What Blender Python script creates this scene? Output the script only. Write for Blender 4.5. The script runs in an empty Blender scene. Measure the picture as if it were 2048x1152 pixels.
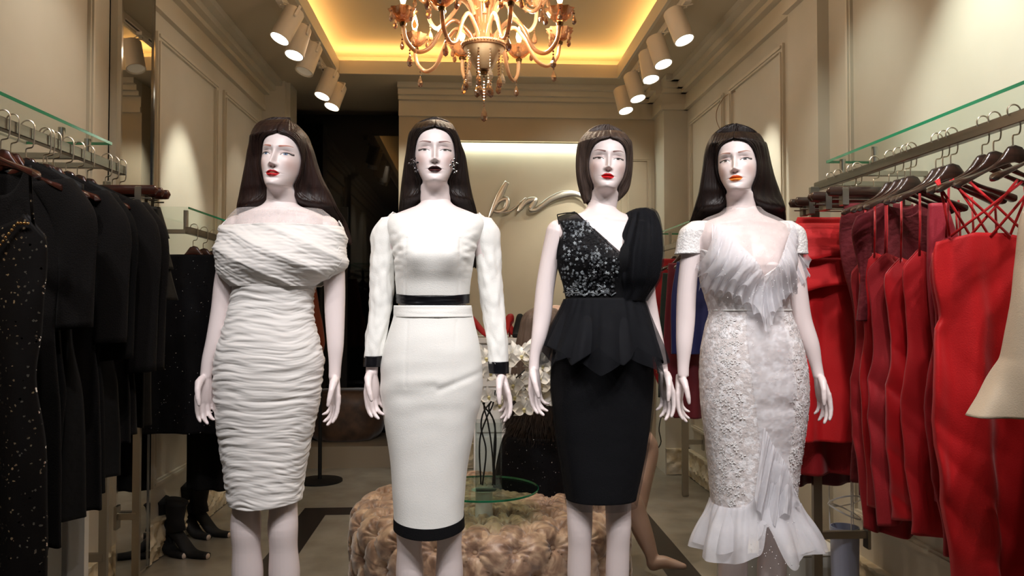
import bpy, math, random
import numpy as np
from mathutils import Vector, Matrix, Euler, noise as mnoise
from math import sin, cos, pi, sqrt, exp, atan, radians as R

# ---------------------------------------------------------------- camera, world, light, exposure
sc = bpy.context.scene
COL = sc.collection
F = 1550.0; EYE = 1.25
YAW = atan(86 / F); PITCH = atan(36 / F)
cam_d = bpy.data.cameras.new('camera'); cam = bpy.data.objects.new('camera', cam_d); COL.objects.link(cam)
cam_d.sensor_width = 36.0; cam_d.lens = F / 2048 * 36.0; cam_d.clip_start = 0.05
cam.location = (0, 0, EYE); cam.rotation_euler = (pi / 2 + PITCH, 0, -YAW)
sc.camera = cam
sc.view_settings.view_transform = 'Standard'; sc.view_settings.look = 'None'
sc.view_settings.gamma = 1.0; sc.view_settings.use_curve_mapping = False
sc.view_settings.exposure = 0.0
w = bpy.data.worlds.new('world'); sc.world = w; w.use_nodes = True
w.node_tree.nodes['Background'].inputs[0].default_value = (0.9, 0.88, 0.85, 1)
w.node_tree.nodes['Background'].inputs[1].default_value = 0.035

def spot(name, loc, tgt, energy, col=(1, .93, .82), angle=60, blend=.6, r=.035):
    d = bpy.data.lights.new(name, 'SPOT'); d.energy = energy; d.color = col
    d.spot_size = R(angle); d.spot_blend = blend; d.shadow_soft_size = r
    o = bpy.data.objects.new(name, d); COL.objects.link(o); o.location = loc
    o.rotation_euler = (Vector(tgt) - Vector(loc)).to_track_quat('-Z', 'Y').to_euler()
    return o
# display lamps in the ceiling in front of the row of mannequins (two cross on each figure)
COOL = (1, .97, .975)
for x, tx in ((-1.15, -.85), (-.45, -.55), (-.2, -.05), (.45, .25), (.8, .55), (1.3, .95)):
    spot('window_display_spot', (x, .95, 2.9), (tx, 2.45, 1.30), 44, COOL, 62, .7, .03)
for x, tx in ((-.85, -.62), (-.1, -.1), (.55, .45), (1.1, .9)):
    spot('window_low_spot', (x, .75, 2.9), (tx, 2.4, .75), 36, COOL, 50, .8, .03)
# wall washing lamps of the front part of the tracks
GRN = (.93, 1, .88)
spot('wall_wash_spot', (1.15, 2.25, 2.9), (1.66, 2.42, 1.75), 95, GRN, 56, .9)
spot('wall_wash_spot', (1.12, 1.5, 2.9), (1.45, 1.75, 1.3), 24, (1, .95, .9), 70, .8)
spot('wall_wash_spot', (1.12, 2.9, 2.9), (1.66, 3.2, 1.5), 20, GRN, 70, .8)
spot('wall_wash_spot', (-1.05, 2.0, 2.9), (-1.6, 2.0, 1.8), 20, (1, .93, .8), 75, .9)
spot('wall_wash_spot', (-1.05, 2.8, 2.9), (-1.6, 2.9, 1.6), 20, (1, .93, .8), 75, .9)
spot('garment_spot', (.85, 1.3, 2.9), (1.35, 2.4, 1.1), 34, (1, .94, .9), 60, .7)
# tracks over the middle of the shop, behind the mannequins
spot('shop_spot', (-.7, 2.9, 2.9), (.1, 3.5, .4), 80, (1, .9, .76), 60, .7)
spot('shop_spot', (.9, 3.3, 2.9), (.9, 4.2, 0), 40, (1, .88, .7), 75, .8)
spot('shop_spot', (-.9, 4.6, 2.9), (-.9, 4.2, 0), 10, (1, .88, .7), 75, .8)

# ---------------------------------------------------------------- pixel -> place
ROT = cam.rotation_euler.to_matrix()
def ray(px, py):
    d = ROT @ Vector(((px - 1024) / F, -(py - 576) / F, -1)); return d
def P(px, py, Y):
    d = ray(px, py); t = Y / d.y; return Vector((d.x * t, Y, EYE + d.z * t))
def PX(px, py, X):
    d = ray(px, py); t = X / d.x; return Vector((X, d.y * t, EYE + d.z * t))

# ---------------------------------------------------------------- helpers
def lin(c):
    if isinstance(c, str):
        c = c.lstrip('#'); c = [int(c[i:i + 2], 16) / 255 for i in (0, 2, 4)]
    return tuple((x / 12.92 if x <= .04045 else ((x + .055) / 1.055) ** 2.4) for x in c) + (1,)
MATS = {}
def mat(name, col, rough=.5, metal=0, col2=None, nscale=8, nstretch=(1, 1, 1), bump=0, bscale=40, bstretch=None,
        alpha=1, trans=0, ior=1.45, emit=None, estr=0, sheen=0, coat=0, spec=.5, detail=4, contrast=(.35, .65)):
    if name in MATS: return MATS[name]
    m = bpy.data.materials.new(name); m.use_nodes = True; nt = m.node_tree; b = nt.nodes['Principled BSDF']
    I = b.inputs
    I['Base Color'].default_value = lin(col); I['Roughness'].default_value = rough; I['Metallic'].default_value = metal
    I['IOR'].default_value = ior; I['Transmission Weight'].default_value = trans; I['Alpha'].default_value = alpha
    I['Specular IOR Level'].default_value = spec
    if sheen: I['Sheen Weight'].default_value = sheen; I['Sheen Roughness'].default_value = .4
    if coat: I['Coat Weight'].default_value = coat; I['Coat Roughness'].default_value = .1
    if emit: I['Emission Color'].default_value = lin(emit); I['Emission Strength'].default_value = estr
    tc = nt.nodes.new('ShaderNodeTexCoord')
    def nz(scale, stretch, det):
        mp = nt.nodes.new('ShaderNodeMapping'); mp.inputs['Scale'].default_value = stretch
        n = nt.nodes.new('ShaderNodeTexNoise'); n.inputs['Scale'].default_value = scale; n.inputs['Detail'].default_value = det
        nt.links.new(tc.outputs['Object'], mp.inputs[0]); nt.links.new(mp.outputs[0], n.inputs['Vector']); return n
    if col2:
        n = nz(nscale, nstretch, detail); cr = nt.nodes.new('ShaderNodeValToRGB')
        cr.color_ramp.elements[0].position = contrast[0]; cr.color_ramp.elements[1].position = contrast[1]
        cr.color_ramp.elements[0].color = lin(col); cr.color_ramp.elements[1].color = lin(col2)
        nt.links.new(n.outputs['Fac'], cr.inputs[0]); nt.links.new(cr.outputs[0], I['Base Color'])
    if bump:
        n = nz(bscale, bstretch or nstretch, 3); bp = nt.nodes.new('ShaderNodeBump')
        bp.inputs['Strength'].default_value = bump; bp.inputs['Distance'].default_value = .01
        nt.links.new(n.outputs['Fac'], bp.inputs['Height']); nt.links.new(bp.outputs[0], I['Normal'])
    MATS[name] = m; return m

def sequin_mat(name, base, spark, scale=260, thr=.9):
    m = mat(name, base, .6, spec=.15)
    nt = m.node_tree; b = nt.nodes['Principled BSDF']
    tc = nt.nodes.new('ShaderNodeTexCoord'); v = nt.nodes.new('ShaderNodeTexVoronoi'); v.inputs['Scale'].default_value = scale
    nt.links.new(tc.outputs['Object'], v.inputs['Vector'])
    sp = nt.nodes.new('ShaderNodeSeparateColor'); nt.links.new(v.outputs['Color'], sp.inputs[0])
    cr = nt.nodes.new('ShaderNodeValToRGB'); cr.color_ramp.interpolation = 'CONSTANT'
    cr.color_ramp.elements[0].color = lin(base); cr.color_ramp.elements[1].position = thr; cr.color_ramp.elements[1].color = lin(spark)
    nt.links.new(sp.outputs[0], cr.inputs[0]); nt.links.new(cr.outputs[0], b.inputs['Base Color'])
    gt = nt.nodes.new('ShaderNodeMath'); gt.operation = 'GREATER_THAN'; gt.inputs[1].default_value = thr
    nt.links.new(sp.outputs[0], gt.inputs[0]); nt.links.new(gt.outputs[0], b.inputs['Metallic'])
    rr = nt.nodes.new('ShaderNodeMapRange'); rr.inputs['To Min'].default_value = .55; rr.inputs['To Max'].default_value = .22
    nt.links.new(gt.outputs[0], rr.inputs[0]); nt.links.new(rr.outputs[0], b.inputs['Roughness'])
    bp = nt.nodes.new('ShaderNodeBump'); bp.inputs['Strength'].default_value = .9; bp.inputs['Distance'].default_value = .004
    nt.links.new(sp.outputs[1], bp.inputs['Height']); nt.links.new(bp.outputs[0], b.inputs['Normal'])
    return m

def tag(o, label=None, cat=None, group=None, kind=None):
    if label: o['label'] = label
    if cat: o['category'] = cat
    if group: o['group'] = group
    if kind: o['kind'] = kind
    return o
def thing(name, label, cat, loc=(0, 0, 0), group=None, rotz=0):
    o = bpy.data.objects.new(name, None); COL.objects.link(o); o.location = loc; o.rotation_euler = (0, 0, rotz)
    o.empty_display_size = .05
    return tag(o, label, cat, group)

class MB:
    """collects shapes, then links them as ONE mesh object"""
    def __init__(s): s.v = []; s.f = []; s.m = []; s.mi = 0; s.c = None
    def add(s, vs, fs):
        k = len(s.v); s.v += [tuple(p) for p in vs]; s.f += [tuple(i + k for i in f) for f in fs]; s.m += [s.mi] * len(fs); return s
    def box(s, a, b, bev=0):
        x0, y0, z0 = a; x1, y1, z1 = b
        if bev:
            e = bev; cs = []
            for (xa, ya, za, xb, yb, zb) in ((x0 + e, y0 + e, z0, x1 - e, y1 - e, z0), (x0, y0, z0 + e, x1, y1, z0 + e), (x0, y0, z1 - e, x1, y1, z1 - e), (x0 + e, y0 + e, z1, x1 - e, y1 - e, z1)):
                cs.append([(xa, ya, za), (xb, ya, za), (xb, yb, za), (xa, yb, za)])
            s.loft([[Vector(p) for p in c] for c in cs]); return s
        vs = [(x0, y0, z0), (x1, y0, z0), (x1, y1, z0), (x0, y1, z0), (x0, y0, z1), (x1, y0, z1), (x1, y1, z1), (x0, y1, z1)]
        return s.add(vs, [(0, 3, 2, 1), (4, 5, 6, 7), (0, 1, 5, 4), (1, 2, 6, 5), (2, 3, 7, 6), (3, 0, 4, 7)])
    def loft(s, rings, caps=True, closed=True):
        n = len(rings[0]); vs = [p for r in rings for p in r]; fs = []
        for i in range(len(rings) - 1):
            for j in range(n if closed else n - 1):
                a = i * n + j; b = i * n + (j + 1) % n; fs.append((a, b, b + n, a + n))
        if caps: fs.append(tuple(range(n - 1, -1, -1))); fs.append(tuple((len(rings) - 1) * n + j for j in range(n)))
        return s.add(vs, fs)
    def tube(s, pts, rad, seg=10, flat=1.0, caps=True, ref=None):
        pts = [Vector(p) for p in pts]; n = len(pts)
        if not hasattr(rad, '__len__'): rad = [rad] * n
        rings = []; up = None
        for i, p in enumerate(pts):
            t = (pts[min(i + 1, n - 1)] - pts[max(i - 1, 0)]).normalized()
            if up is None:
                up = Vector(ref) if ref else (Vector((0, 1, 0)) if abs(t.y) < .8 else Vector((1, 0, 0)))
            a = (up - t * up.dot(t)).normalized(); b = t.cross(a); up = a; r = rad[i]
            ra, rb = r if hasattr(r, '__len__') else (r, r * flat)
            rings.append([p + a * (ra * cos(2 * pi * j / seg)) + b * (rb * sin(2 * pi * j / seg)) for j in range(seg)])
        return s.loft(rings, caps)
    def bar(s, a, b, r=.01, seg=10): return s.tube([a, b], r, seg)
    def lathe(s, prof, c=(0, 0, 0), seg=24, M=None, sx=1, sy=1):
        rings = []
        for r, z in prof:
            ring = [Vector((max(r, 1e-5) * cos(2 * pi * j / seg) * sx, max(r, 1e-5) * sin(2 * pi * j / seg) * sy, z)) for j in range(seg)]
            rings.append([(M @ p if M else p) + Vector(c) for p in ring])
        return s.loft(rings)
    def ball(s, c, r, seg=12, n=7, sz=1, M=None):
        return s.lathe([(r * sin(pi * i / n), -r * sz * cos(pi * i / n)) for i in range(n + 1)], c, seg, M)
    def build(s, name, m, parent=None, smooth=True, solid=0, sub=0, sharp=40, kind=None):
        vs = s.v
        if parent is not None:
            L = Vector((0, 0, 0)); q = parent
            while q: L += q.location; q = q.parent
            if L.length: vs = [(p[0] - L.x, p[1] - L.y, p[2] - L.z) for p in vs]
        me = bpy.data.meshes.new(name); me.from_pydata(vs, [], s.f); me.validate()
        for mm in (m if isinstance(m, (list, tuple)) else [m]): me.materials.append(mm)
        if any(s.m) and len(me.polygons) == len(s.m): me.polygons.foreach_set('material_index', s.m)
        if smooth:
            me.polygons.foreach_set('use_smooth', [True] * len(me.polygons))
            if sharp: me.set_sharp_from_angle(angle=R(sharp))
        if s.c is not None and len(me.vertices) == len(s.c):
            at = me.color_attributes.new('paint', 'FLOAT_COLOR', 'POINT'); at.data.foreach_set('color', [x for c in s.c for x in c])
        o = bpy.data.objects.new(name, me); COL.objects.link(o)
        if parent is not None: o.parent = parent
        if solid: md = o.modifiers.new('solid', 'SOLIDIFY'); md.thickness = solid; md.offset = 0
        if sub: md = o.modifiers.new('sub', 'SUBSURF'); md.levels = sub; md.render_levels = sub
        if kind: o['kind'] = kind
        return o
def struct(name, mb, m, smooth=False, parent=None): return mb.build(name, m, parent, smooth, kind='structure' if parent is None else None)
def copy_tree(o, parent=None):
    c = o.copy(); COL.objects.link(c)
    if parent is not None: c.parent = parent
    for ch in list(o.children): copy_tree(ch, c)
    return c
def catmull(keys, t):
    """keys: sorted list of tuples (t, a, b, ...); smooth interpolation"""
    n = len(keys)
    if t <= keys[0][0]: return keys[0][1:]
    if t >= keys[-1][0]: return keys[-1][1:]
    i = 0
    while keys[i + 1][0] < t: i += 1
    k0, k1, k2, k3 = keys[max(i - 1, 0)], keys[i], keys[i + 1], keys[min(i + 2, n - 1)]
    h = k2[0] - k1[0]; u = (t - k1[0]) / h; out = []
    for j in range(1, len(k1)):
        m1 = (k2[j] - k0[j]) / (k2[0] - k0[0]) * h; m2 = (k3[j] - k1[j]) / (k3[0] - k1[0]) * h
        out.append((2 * u**3 - 3 * u**2 + 1) * k1[j] + (u**3 - 2 * u**2 + u) * m1 + (-2 * u**3 + 3 * u**2) * k2[j] + (u**3 - u**2) * m2)
    return out
def spline(pts, n=8):
    pts = [Vector(p) for p in pts]; L = [0]
    for a, b in zip(pts, pts[1:]): L.append(L[-1] + (b - a).length)
    keys = [(L[i],) + tuple(pts[i]) for i in range(len(pts))]; m = (len(pts) - 1) * n
    return [Vector(catmull(keys, L[-1] * i / m)) for i in range(m + 1)]
def g(x, s): return exp(-(x / s) ** 2)
def sstep(a, b, x):
    t = min(1, max(0, (x - a) / (b - a))); return t * t * (3 - 2 * t)
nz = lambda x, y, z: mnoise.noise(Vector((x, y, z)))

# ---------------------------------------------------------------- materials
CREAM = mat('cream_wall_paint', '#ccc5b8', .6, col2='#c6bfb1', nscale=3, bump=.02, bscale=60)
BACKP = mat('beige_back_wall_paint', '#bfb19c', .6, col2='#b9ab96', nscale=3)
CEIL = mat('ceiling_paint', '#c2b5a0', .75)
def clear(name, tint, gl=.08):
    m = bpy.data.materials.new(name); m.use_nodes = True; nt = m.node_tree; nt.nodes.remove(nt.nodes['Principled BSDF'])
    a = nt.nodes.new('ShaderNodeBsdfTransparent'); a.inputs[0].default_value = lin(tint); g_ = nt.nodes.new('ShaderNodeBsdfGlossy'); g_.inputs['Roughness'].default_value = .02
    x = nt.nodes.new('ShaderNodeMixShader'); x.inputs[0].default_value = gl; nt.links.new(a.outputs[0], x.inputs[1]); nt.links.new(g_.outputs[0], x.inputs[2]); nt.links.new(x.outputs[0], nt.nodes['Material Output'].inputs[0]); return m
TRIM = mat('trim_paint', '#cfc6b6', .5)
FLOOR = mat('polished_beige_floor', '#8f887c', .22, col2='#7f786c', nscale=5, bump=.02, bscale=8, detail=6)
STRIPE = mat('dark_floor_stripe', '#2c2623', .25)
DARK = mat('dark_hall_paint', '#1b1a1a', .6)
GLASSD = mat('dark_glass', '#08090b', .03, spec=.6)
MIRROR = mat('mirror', '#d9d9d6', .01, 1)
CHROME = mat('chrome', '#cfcdc8', .12, 1)
STEEL = mat('brushed_steel', '#a9a49b', .3, 1)
DSTEEL = mat('dark_rail_steel', '#8c867c', .3, 1, col2='#6c665d', nscale=30, nstretch=(1, .05, 1))
GLASS = clear('shelf_glass', '#f7fbf9', .05)
GEDGE = mat('green_glass_edge', '#2f9d72', .15, trans=.3)
WOOD = mat('dark_red_hanger_wood', '#4a2015', .3, col2='#2f130c', nscale=12, nstretch=(1, 8, 8), coat=.4)
WOODB = mat('black_brown_hanger_wood', '#3b241b', .3, col2='#24140f', nscale=12, nstretch=(1, 8, 8), coat=.4)
WHITEP = mat('white_lamp_paint', '#d9cfc3', .4)
WHITEG = mat('white_gloss', '#e9e7e4', .3)
SKIN = bpy.data.materials.new('painted_mannequin_skin'); SKIN.use_nodes = True
_n = SKIN.node_tree; _b = _n.nodes['Principled BSDF']; _a = _n.nodes.new('ShaderNodeAttribute'); _a.attribute_name = 'paint'
_n.links.new(_a.outputs['Color'], _b.inputs['Base Color']); _b.inputs['Roughness'].default_value = .42
SKINC = lin('#e6d8d6')[:3]

# ---------------------------------------------------------------- room
XL, XR, YB, ZC = -1.56, 1.64, 6.07, 2.95
XLF, XRF = -1.565, 1.66           # front part of the side walls, a little further out
CX0, CX1, CYN, CYB = -.968, 1.12, 1.2, 5.70   # ceiling recess
b = MB().box((-3.2, -.6, -.1), (3.2, 9, 0)); struct('floor', b, FLOOR)
b = MB()
for a in (((-1.01, 4.72, 0), (1.075, 4.88, .003)), ((-1.01, 2.1, 0), (-.855, 4.72, .003)), ((.92, 2.1, 0), (1.075, 4.72, .003)), ((-1.01, 1.95, 0), (1.075, 2.1, .003))): b.box(*a)
struct('trim_1', b, STRIPE)
b = MB()
b.box((-2.2, -.6, ZC), (CX0, 6.2, ZC + .1)).box((CX1, -.6, ZC), (2.2, 6.2, ZC + .1)).box((CX0, CYB, ZC), (CX1, 6.2, ZC + .1)).box((CX0, -.6, ZC), (CX1, CYN, ZC + .1))
b.box((-2.2, 6.2, ZC), (-.3, 9, ZC + .1))
struct('ceiling', b, CEIL)
b = MB().box((CX0 - .28, CYN - .28, 3.17), (CX1 + .28, CYB + .28, 3.23))
for a in (((CX0 - .3, CYN - .3, 3.0), (CX0 - .28, CYB + .3, 3.3)), ((CX1 + .28, CYN - .3, 3.0), (CX1 + .3, CYB + .3, 3.3)), ((CX0 - .3, CYB + .28, 3.0), (CX1 + .3, CYB + .3, 3.3)), ((CX0 - .3, CYN - .3, 3.0), (CX1 + .3, CYN - .28, 3.3))): b.box(*a)
struct('ceiling_recess', b, CEIL)
b = MB()      # lip around the opening
e = .02
b.box((CX0, CYN, ZC - .003), (CX0 + e, CYB, 3.045)).box((CX1 - e, CYN, ZC - .003), (CX1, CYB, 3.045)).box((CX0 + e, CYB - e, ZC - .003), (CX1 - e, CYB, 3.045)).box((CX0 + e, CYN, ZC - .003), (CX1 - e, CYN + e, 3.045))
struct('trim_2', b, TRIM)
AMB = mat('amber_cove_light_strip', '#ffb03a', .5, emit='#ffcc7c', estr=22)
b = MB(); q = .10
b.box((CX0 - q - .03, CYN, 3.052), (CX0 - q + .0, CYB, 3.07)).box((CX1 + q, CYN, 3.052), (CX1 + q + .03, CYB, 3.07)).box((CX0 - .1, CYB + q, 3.052), (CX1 + .1, CYB + q + .03, 3.07))
tag(b.build('cove_light_strip', AMB, smooth=False), 'amber light strip glowing inside the recessed ceiling tray', 'light strip')

def panel(b, ax, c, a0, a1, z0, z1, s, wd=.035, dp=.014):
    """raised rectangular moulding on a wall; ax 'x': wall at X=c facing s; 'y': wall at Y=c"""
    for (p0, p1, q0, q1) in ((a0, a1, z0, z0 + wd), (a0, a1, z1 - wd, z1), (a0, a0 + wd, z0 + wd, z1 - wd), (a1 - wd, a1, z0 + wd, z1 - wd)):
        for k, (sh, d) in enumerate(((0, dp), (wd * .3, dp * 1.6))):
            A, B, C, D = p0 + (sh if p1 - p0 > wd * 1.5 or 1 else 0), p1 - sh, q0 + sh, q1 - sh
            if B <= A or D <= C: continue
            if ax == 'x': b.box((min(c, c + s * d), A, C), (max(c, c + s * d), B, D))
            else: b.box((A, min(c, c + s * d), C), (B, max(c, c + s * d), D))
b = MB().box((XLF - .15, -.6, 0), (XLF, 3.44, ZC)).box((XL - .15, 3.44, 0), (XL, 6.3, ZC))
struct('wall_left', b, CREAM)
b = MB().box((XRF, -.6, 0), (XRF + .15, 3.47, ZC)).box((XR, 3.47, 0), (XR + .15, 6.3, ZC)).box((XR - .035, 3.47, 0), (XR, 3.80, ZC))
b.box((1.46, 5.72, 0), (XR, YB, ZC))
struct('wall_right', b, CREAM)
b = MB()
panel(b, 'x', XLF, .3, 1.75, .35, 2.66, 1); panel(b, 'x', XLF, 1.9, 3.28, .35, 2.66, 1)
panel(b, 'x', XL, 3.92, 4.85, .35, 2.62, 1); panel(b, 'x', XL, 4.98, 5.9, .35, 2.62, 1)
struct('trim_3', b, TRIM)
b = MB()
panel(b, 'x', XRF, .3, 1.75, .35, 2.66, -1); panel(b, 'x', XRF, 1.9, 3.28, .35, 2.66, -1)
panel(b, 'x', XR, 3.92, 4.75, .35, 2.62, -1); panel(b, 'x', XR, 4.87, 5.62, .35, 2.62, -1)
struct('trim_4', b, TRIM)
# back wall: board above, recessed field with light slot, side fields
b = MB().box((-.545, YB, 0), (1.64, YB + .15, ZC)).box((-.545, YB - .05, 2.54), (1.50, YB, ZC)).box((-.545, YB - .05, 0), (-.10, YB, 2.54)).box((1.2, YB - .05, 0), (1.5, YB, 2.54))
struct('wall_back', b, BACKP)
b = MB(); panel(b, 'y', YB - .05, 1.24, 1.43, .35, 2.42, -1, .03)
struct('trim_5', b, BACKP)
WSTRIP = mat('white_slot_light', '#e8ffe9', .5, emit='#dcffe2', estr=9)
tag(MB().box((-.10, YB - .04, 2.542), (1.2, YB - .012, 2.55)).build('slot_light', WSTRIP, smooth=False), 'thin white light slot above the sign on the back wall', 'light strip')
spot('x', (0, 0, -5), (0, 0, -6), .0001)  # keeps numbering simple
bpy.data.objects.remove(bpy.data.objects['x'])
SLOTL = bpy.data.lights.new('slot_glow', 'AREA'); SLOTL.shape = 'RECTANGLE'; SLOTL.size = 1.28; SLOTL.size_y = .02; SLOTL.energy = 5; SLOTL.color = (.86, 1, .88)
o = bpy.data.objects.new('slot_glow', SLOTL); COL.objects.link(o); o.location = (.55, YB - .03, 2.535)
# hall
b = MB().box((-1.39, 5.95, 0), (-1.36, YB + .1, ZC)).box((XL, 5.9, 0), (-1.39, YB, ZC)); struct('wall_corner', b, CREAM)
b = MB().box((-2.0, 6.31, 0), (-1.5, 8.6, ZC)).box((-.545, YB + .15, 0), (-.40, 8.6, ZC)).box((-2, 8.5, 0), (-.4, 8.6, ZC)); struct('wall_hall', b, DARK)
b = MB().box((-1.39, YB, .0), (-.545, 8.5, .165)); struct('floor_step', b, mat('taupe_step_tile', '#8a7d6a', .35))
b = MB().box((-1.55, 6.72, .165), (-.55, 6.75, 2.9)); struct('window_1', b, GLASSD)
b = MB().box((-1.10, 6.70, .165), (-1.04, 6.72, 2.1)); struct('trim_6', b, mat('charcoal_frame', '#262424', .4))
# crown mouldings
def crown(b, ax, c, a0, a1, s):
    for d, z0, z1 in ((.03, 2.72, 2.76), (.018, 2.76, 2.84), (.06, 2.84, 2.87), (.10, 2.87, 2.91), (.15, 2.91, 2.95)):
        if ax == 'x': b.box((min(c, c + s * d), a0, z0), (max(c, c + s * d), a1, z1))
        else: b.box((a0, min(c, c + s * d), z0), (a1, max(c, c + s * d), z1))
b = MB(); crown(b, 'x', XLF, -.6, 3.44, 1); crown(b, 'x', XL, 3.8, 5.95, 1); struct('trim_7', b, TRIM)
b = MB(); crown(b, 'x', XRF, -.6, 3.47, -1); crown(b, 'x', XR - .035, 3.47, 3.8, -1); crown(b, 'x', XR, 3.8, 5.72, -1)
crown(b, 'y', 5.72, 1.44, XR, -1); crown(b, 'x', 1.46, 5.72, 6.0, -1); struct('trim_8', b, TRIM)
b = MB(); crown(b, 'y', YB - .05, -.545, 1.46, -1); struct('trim_9', b, TRIM)
# carved baseboards
CARVE = mat('carved_cream_baseboard', '#c9b795', .5, col2='#e0d6c2', nscale=14, bump=.3, bscale=30)
def carved(name, ax, c, a0, a1, s, h=.19):
    b = MB(); n = int((a1 - a0) / .012) + 2; m = 18; G = []
    for i in range(m):
        z = .004 + h * i / (m - 1); row = []
        for j in range(n):
            a = a0 + (a1 - a0) * j / (n - 1)
            d = .028 + .012 * sstep(.8, .95, i / (m - 1)) + .02 * g(i / (m - 1) - .45, .25) * (.5 + .5 * sin(a * 45 + 3 * sin(z * 40))) + .012 * nz(a * 45, z * 45, c)
            row.append((c + s * d, a, z) if ax == 'x' else (a, c + s * d, z))
        G.append([Vector(p) for p in row])
    G.append([Vector((c, p.y, p.z)) if ax == 'x' else Vector((p.x, c, p.z)) for p in G[-1]])
    b.loft(G, caps=False, closed=False); struct(name, b, CARVE, smooth=True)
carved('baseboard_left', 'x', XLF, 1.2, 3.44, 1); carved('baseboard_left_far', 'x', XL, 3.8, 5.9, 1)
carved('baseboard_right', 'x', XRF, 1.2, 3.47, -1); carved('baseboard_right_far', 'x', XR, 3.8, 5.72, -1)
carved('baseboard_corner', 'y', 5.72, 1.46, 1.64, -1); carved('baseboard_back', 'y', YB - .05, -.5, 1.46, -1)
# mirror pilaster
b = MB().box((XL - .05, 3.44, 0), (-1.53, 3.80, ZC)); struct('wall_pier', b, CREAM)
mi = thing('wall_mirror', 'tall narrow wall mirror on the left wall reflecting the ceiling lamps', 'mirror', (-1.53, 3.62, .0))
MB().box((-1.53, 3.455, .02), (-1.518, 3.785, 2.94)).build('mirror_glass', MIRROR, mi, smooth=False)
for y in (3.44, 3.785): MB().box((-1.53, y, .02), (-1.512, y + .015, 2.94)).build('chrome_edge', CHROME, mi, smooth=False)

# ---------------------------------------------------------------- tracks and spot lamps
TRK = mat('dark_track_slot', '#2a2622', .5)
for s, X in (('left', -1.03), ('right', 1.185)):
    t = thing('ceiling_track', 'lamp track along the %s edge of the ceiling recess' % s, 'lamp track', (X, 3.5, ZC))
    MB().box((X - .018, 1.3, ZC - .03), (X + .018, 5.66, ZC)).build('track_rail', WHITEP, t, smooth=False)
    MB().box((X - .007, 1.31, ZC - .0305), (X + .007, 5.65, ZC - .029)).build('track_slot', TRK, t, smooth=False)
def lens_mat(k): return mat('lamp_lens_%s' % k, '#ffffff', .3, emit='#fff6e6' if k != 'off' else '#9a8468', estr={'on': 14, 'off': .15, 'amber': 5}[k])
ORD = ['nearest', 'second', 'third', 'fourth', 'farthest']
def track_lamp(att, top, lens, X, side, i, tgt, en, state='on'):
    ang = 44 if i == 0 else 62
    A = ray(*att); D = A.y / A.z * (ZC - .03 - EYE)
    a = Vector((X, D, ZC - .03)); T = P(top[0], top[1], D - .0); B = P(lens[0], lens[1], D - .05)
    ax = (B - T).normalized(); r = .056; L = (B - T).length
    t = thing('track_spotlight', '%s white track spotlight on the %s ceiling track%s' % (ORD[i], side, ', turned away' if state == 'off' else ''), 'spotlight', a, 'spotlights on the ceiling tracks')
    M = ax.to_track_quat('Z', 'Y').to_matrix()
    MB().lathe([(0, 0), (r * .93, 0), (r, .006), (r, L - .004), (r * 1.02, L), (r * .9, L), (r * .9, L - .012), (0, L - .012)], T, 28, M).build('lamp_can', WHITEP, t)
    MB().lathe([(0, L - .011), (r * .88, L - .011), (r * .88, L - .008), (0, L - .006)], T, 24, M).build('lens', lens_mat('on' if state == 'on' else state), t)
    b = MB().box((a.x - .017, a.y - .05, a.z - .02), (a.x + .017, a.y + .05, a.z)); b.build('track_adapter', WHITEP, t, smooth=False)
    Mp = T + ax * .055; sd = ax.cross(Vector((0, 1, 0))).normalized() * 0 + M @ Vector((1, 0, 0)) * (r + .004)
    b = MB().tube([a, a + Vector((0, 0, -.03)), T + sd - ax * .01, Mp + sd], [(.010, .004)] * 4, 8); b.ball(Mp + sd, .008, 8, 5); b.build('yoke', WHITEP, t)
    b = MB().tube(spline([a + Vector((.01, 0, -.01)), a + Vector((.035, -.01, -.02)), T + Vector((0, 0, .02)), T + ax * .003]), .003, 6); b.build('cable', WHITEP, t)
    if state != 'off' and en:
        spot('track_lamp_light', B + ax * .01, tgt or (B + ax), en, (.98, .98, .84) if i % 2 == 0 else (1, .9, .74), ang, .8, .03)
for i, (at, tp, ln, st, tg, en) in enumerate((((583, 2), (590, 22), (559, 78), 'on', (-1.56, 4.3, 1.72), 60), ((604, 36), (604, 56), (588, 111), 'on', (-1.25, 4.6, 1.1), 14), ((625, 75), (628, 92), (608, 144), 'off', None, 0), ((658, 128), (664, 144), (644, 193), 'on', (-1.56, 5.3, 1.7), 10), ((675, 152), (679, 172), (663, 214), 'on', (-.1, 6.0, 1.9), 40))):
    track_lamp(at, tp, ln, -1.03, 'left', i, tg, en, st)
for i, (at, tp, ln, st, tg, en) in enumerate((((1355, 2), (1346, 23), (1369, 81), 'on', (1.64, 4.15, 1.72), 60), ((1316, 54), (1310, 77), (1327, 129), 'on', (1.3, 4.4, .8), 20), ((1290, 92), (1294, 106), (1302, 159), 'amber', (.9, 6.0, 2.1), 36), ((1266, 133), (1262, 150), (1276, 198), 'on', (1.6, 5.1, 1.2), 14), ((1243, 158), (1241, 179), (1252, 222), 'on', (.75, 6.0, 1.5), 50))):
    track_lamp(at, tp, ln, 1.185, 'right', i, tg, en, st)

from mathutils.bvhtree import BVHTree
# ================================================================ mannequins
YM = 2.5
def W(px, py, dy=0.0, Y=YM):
    q = P(px, py, Y); return Vector((q.x, Y + dy, q.z))
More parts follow.
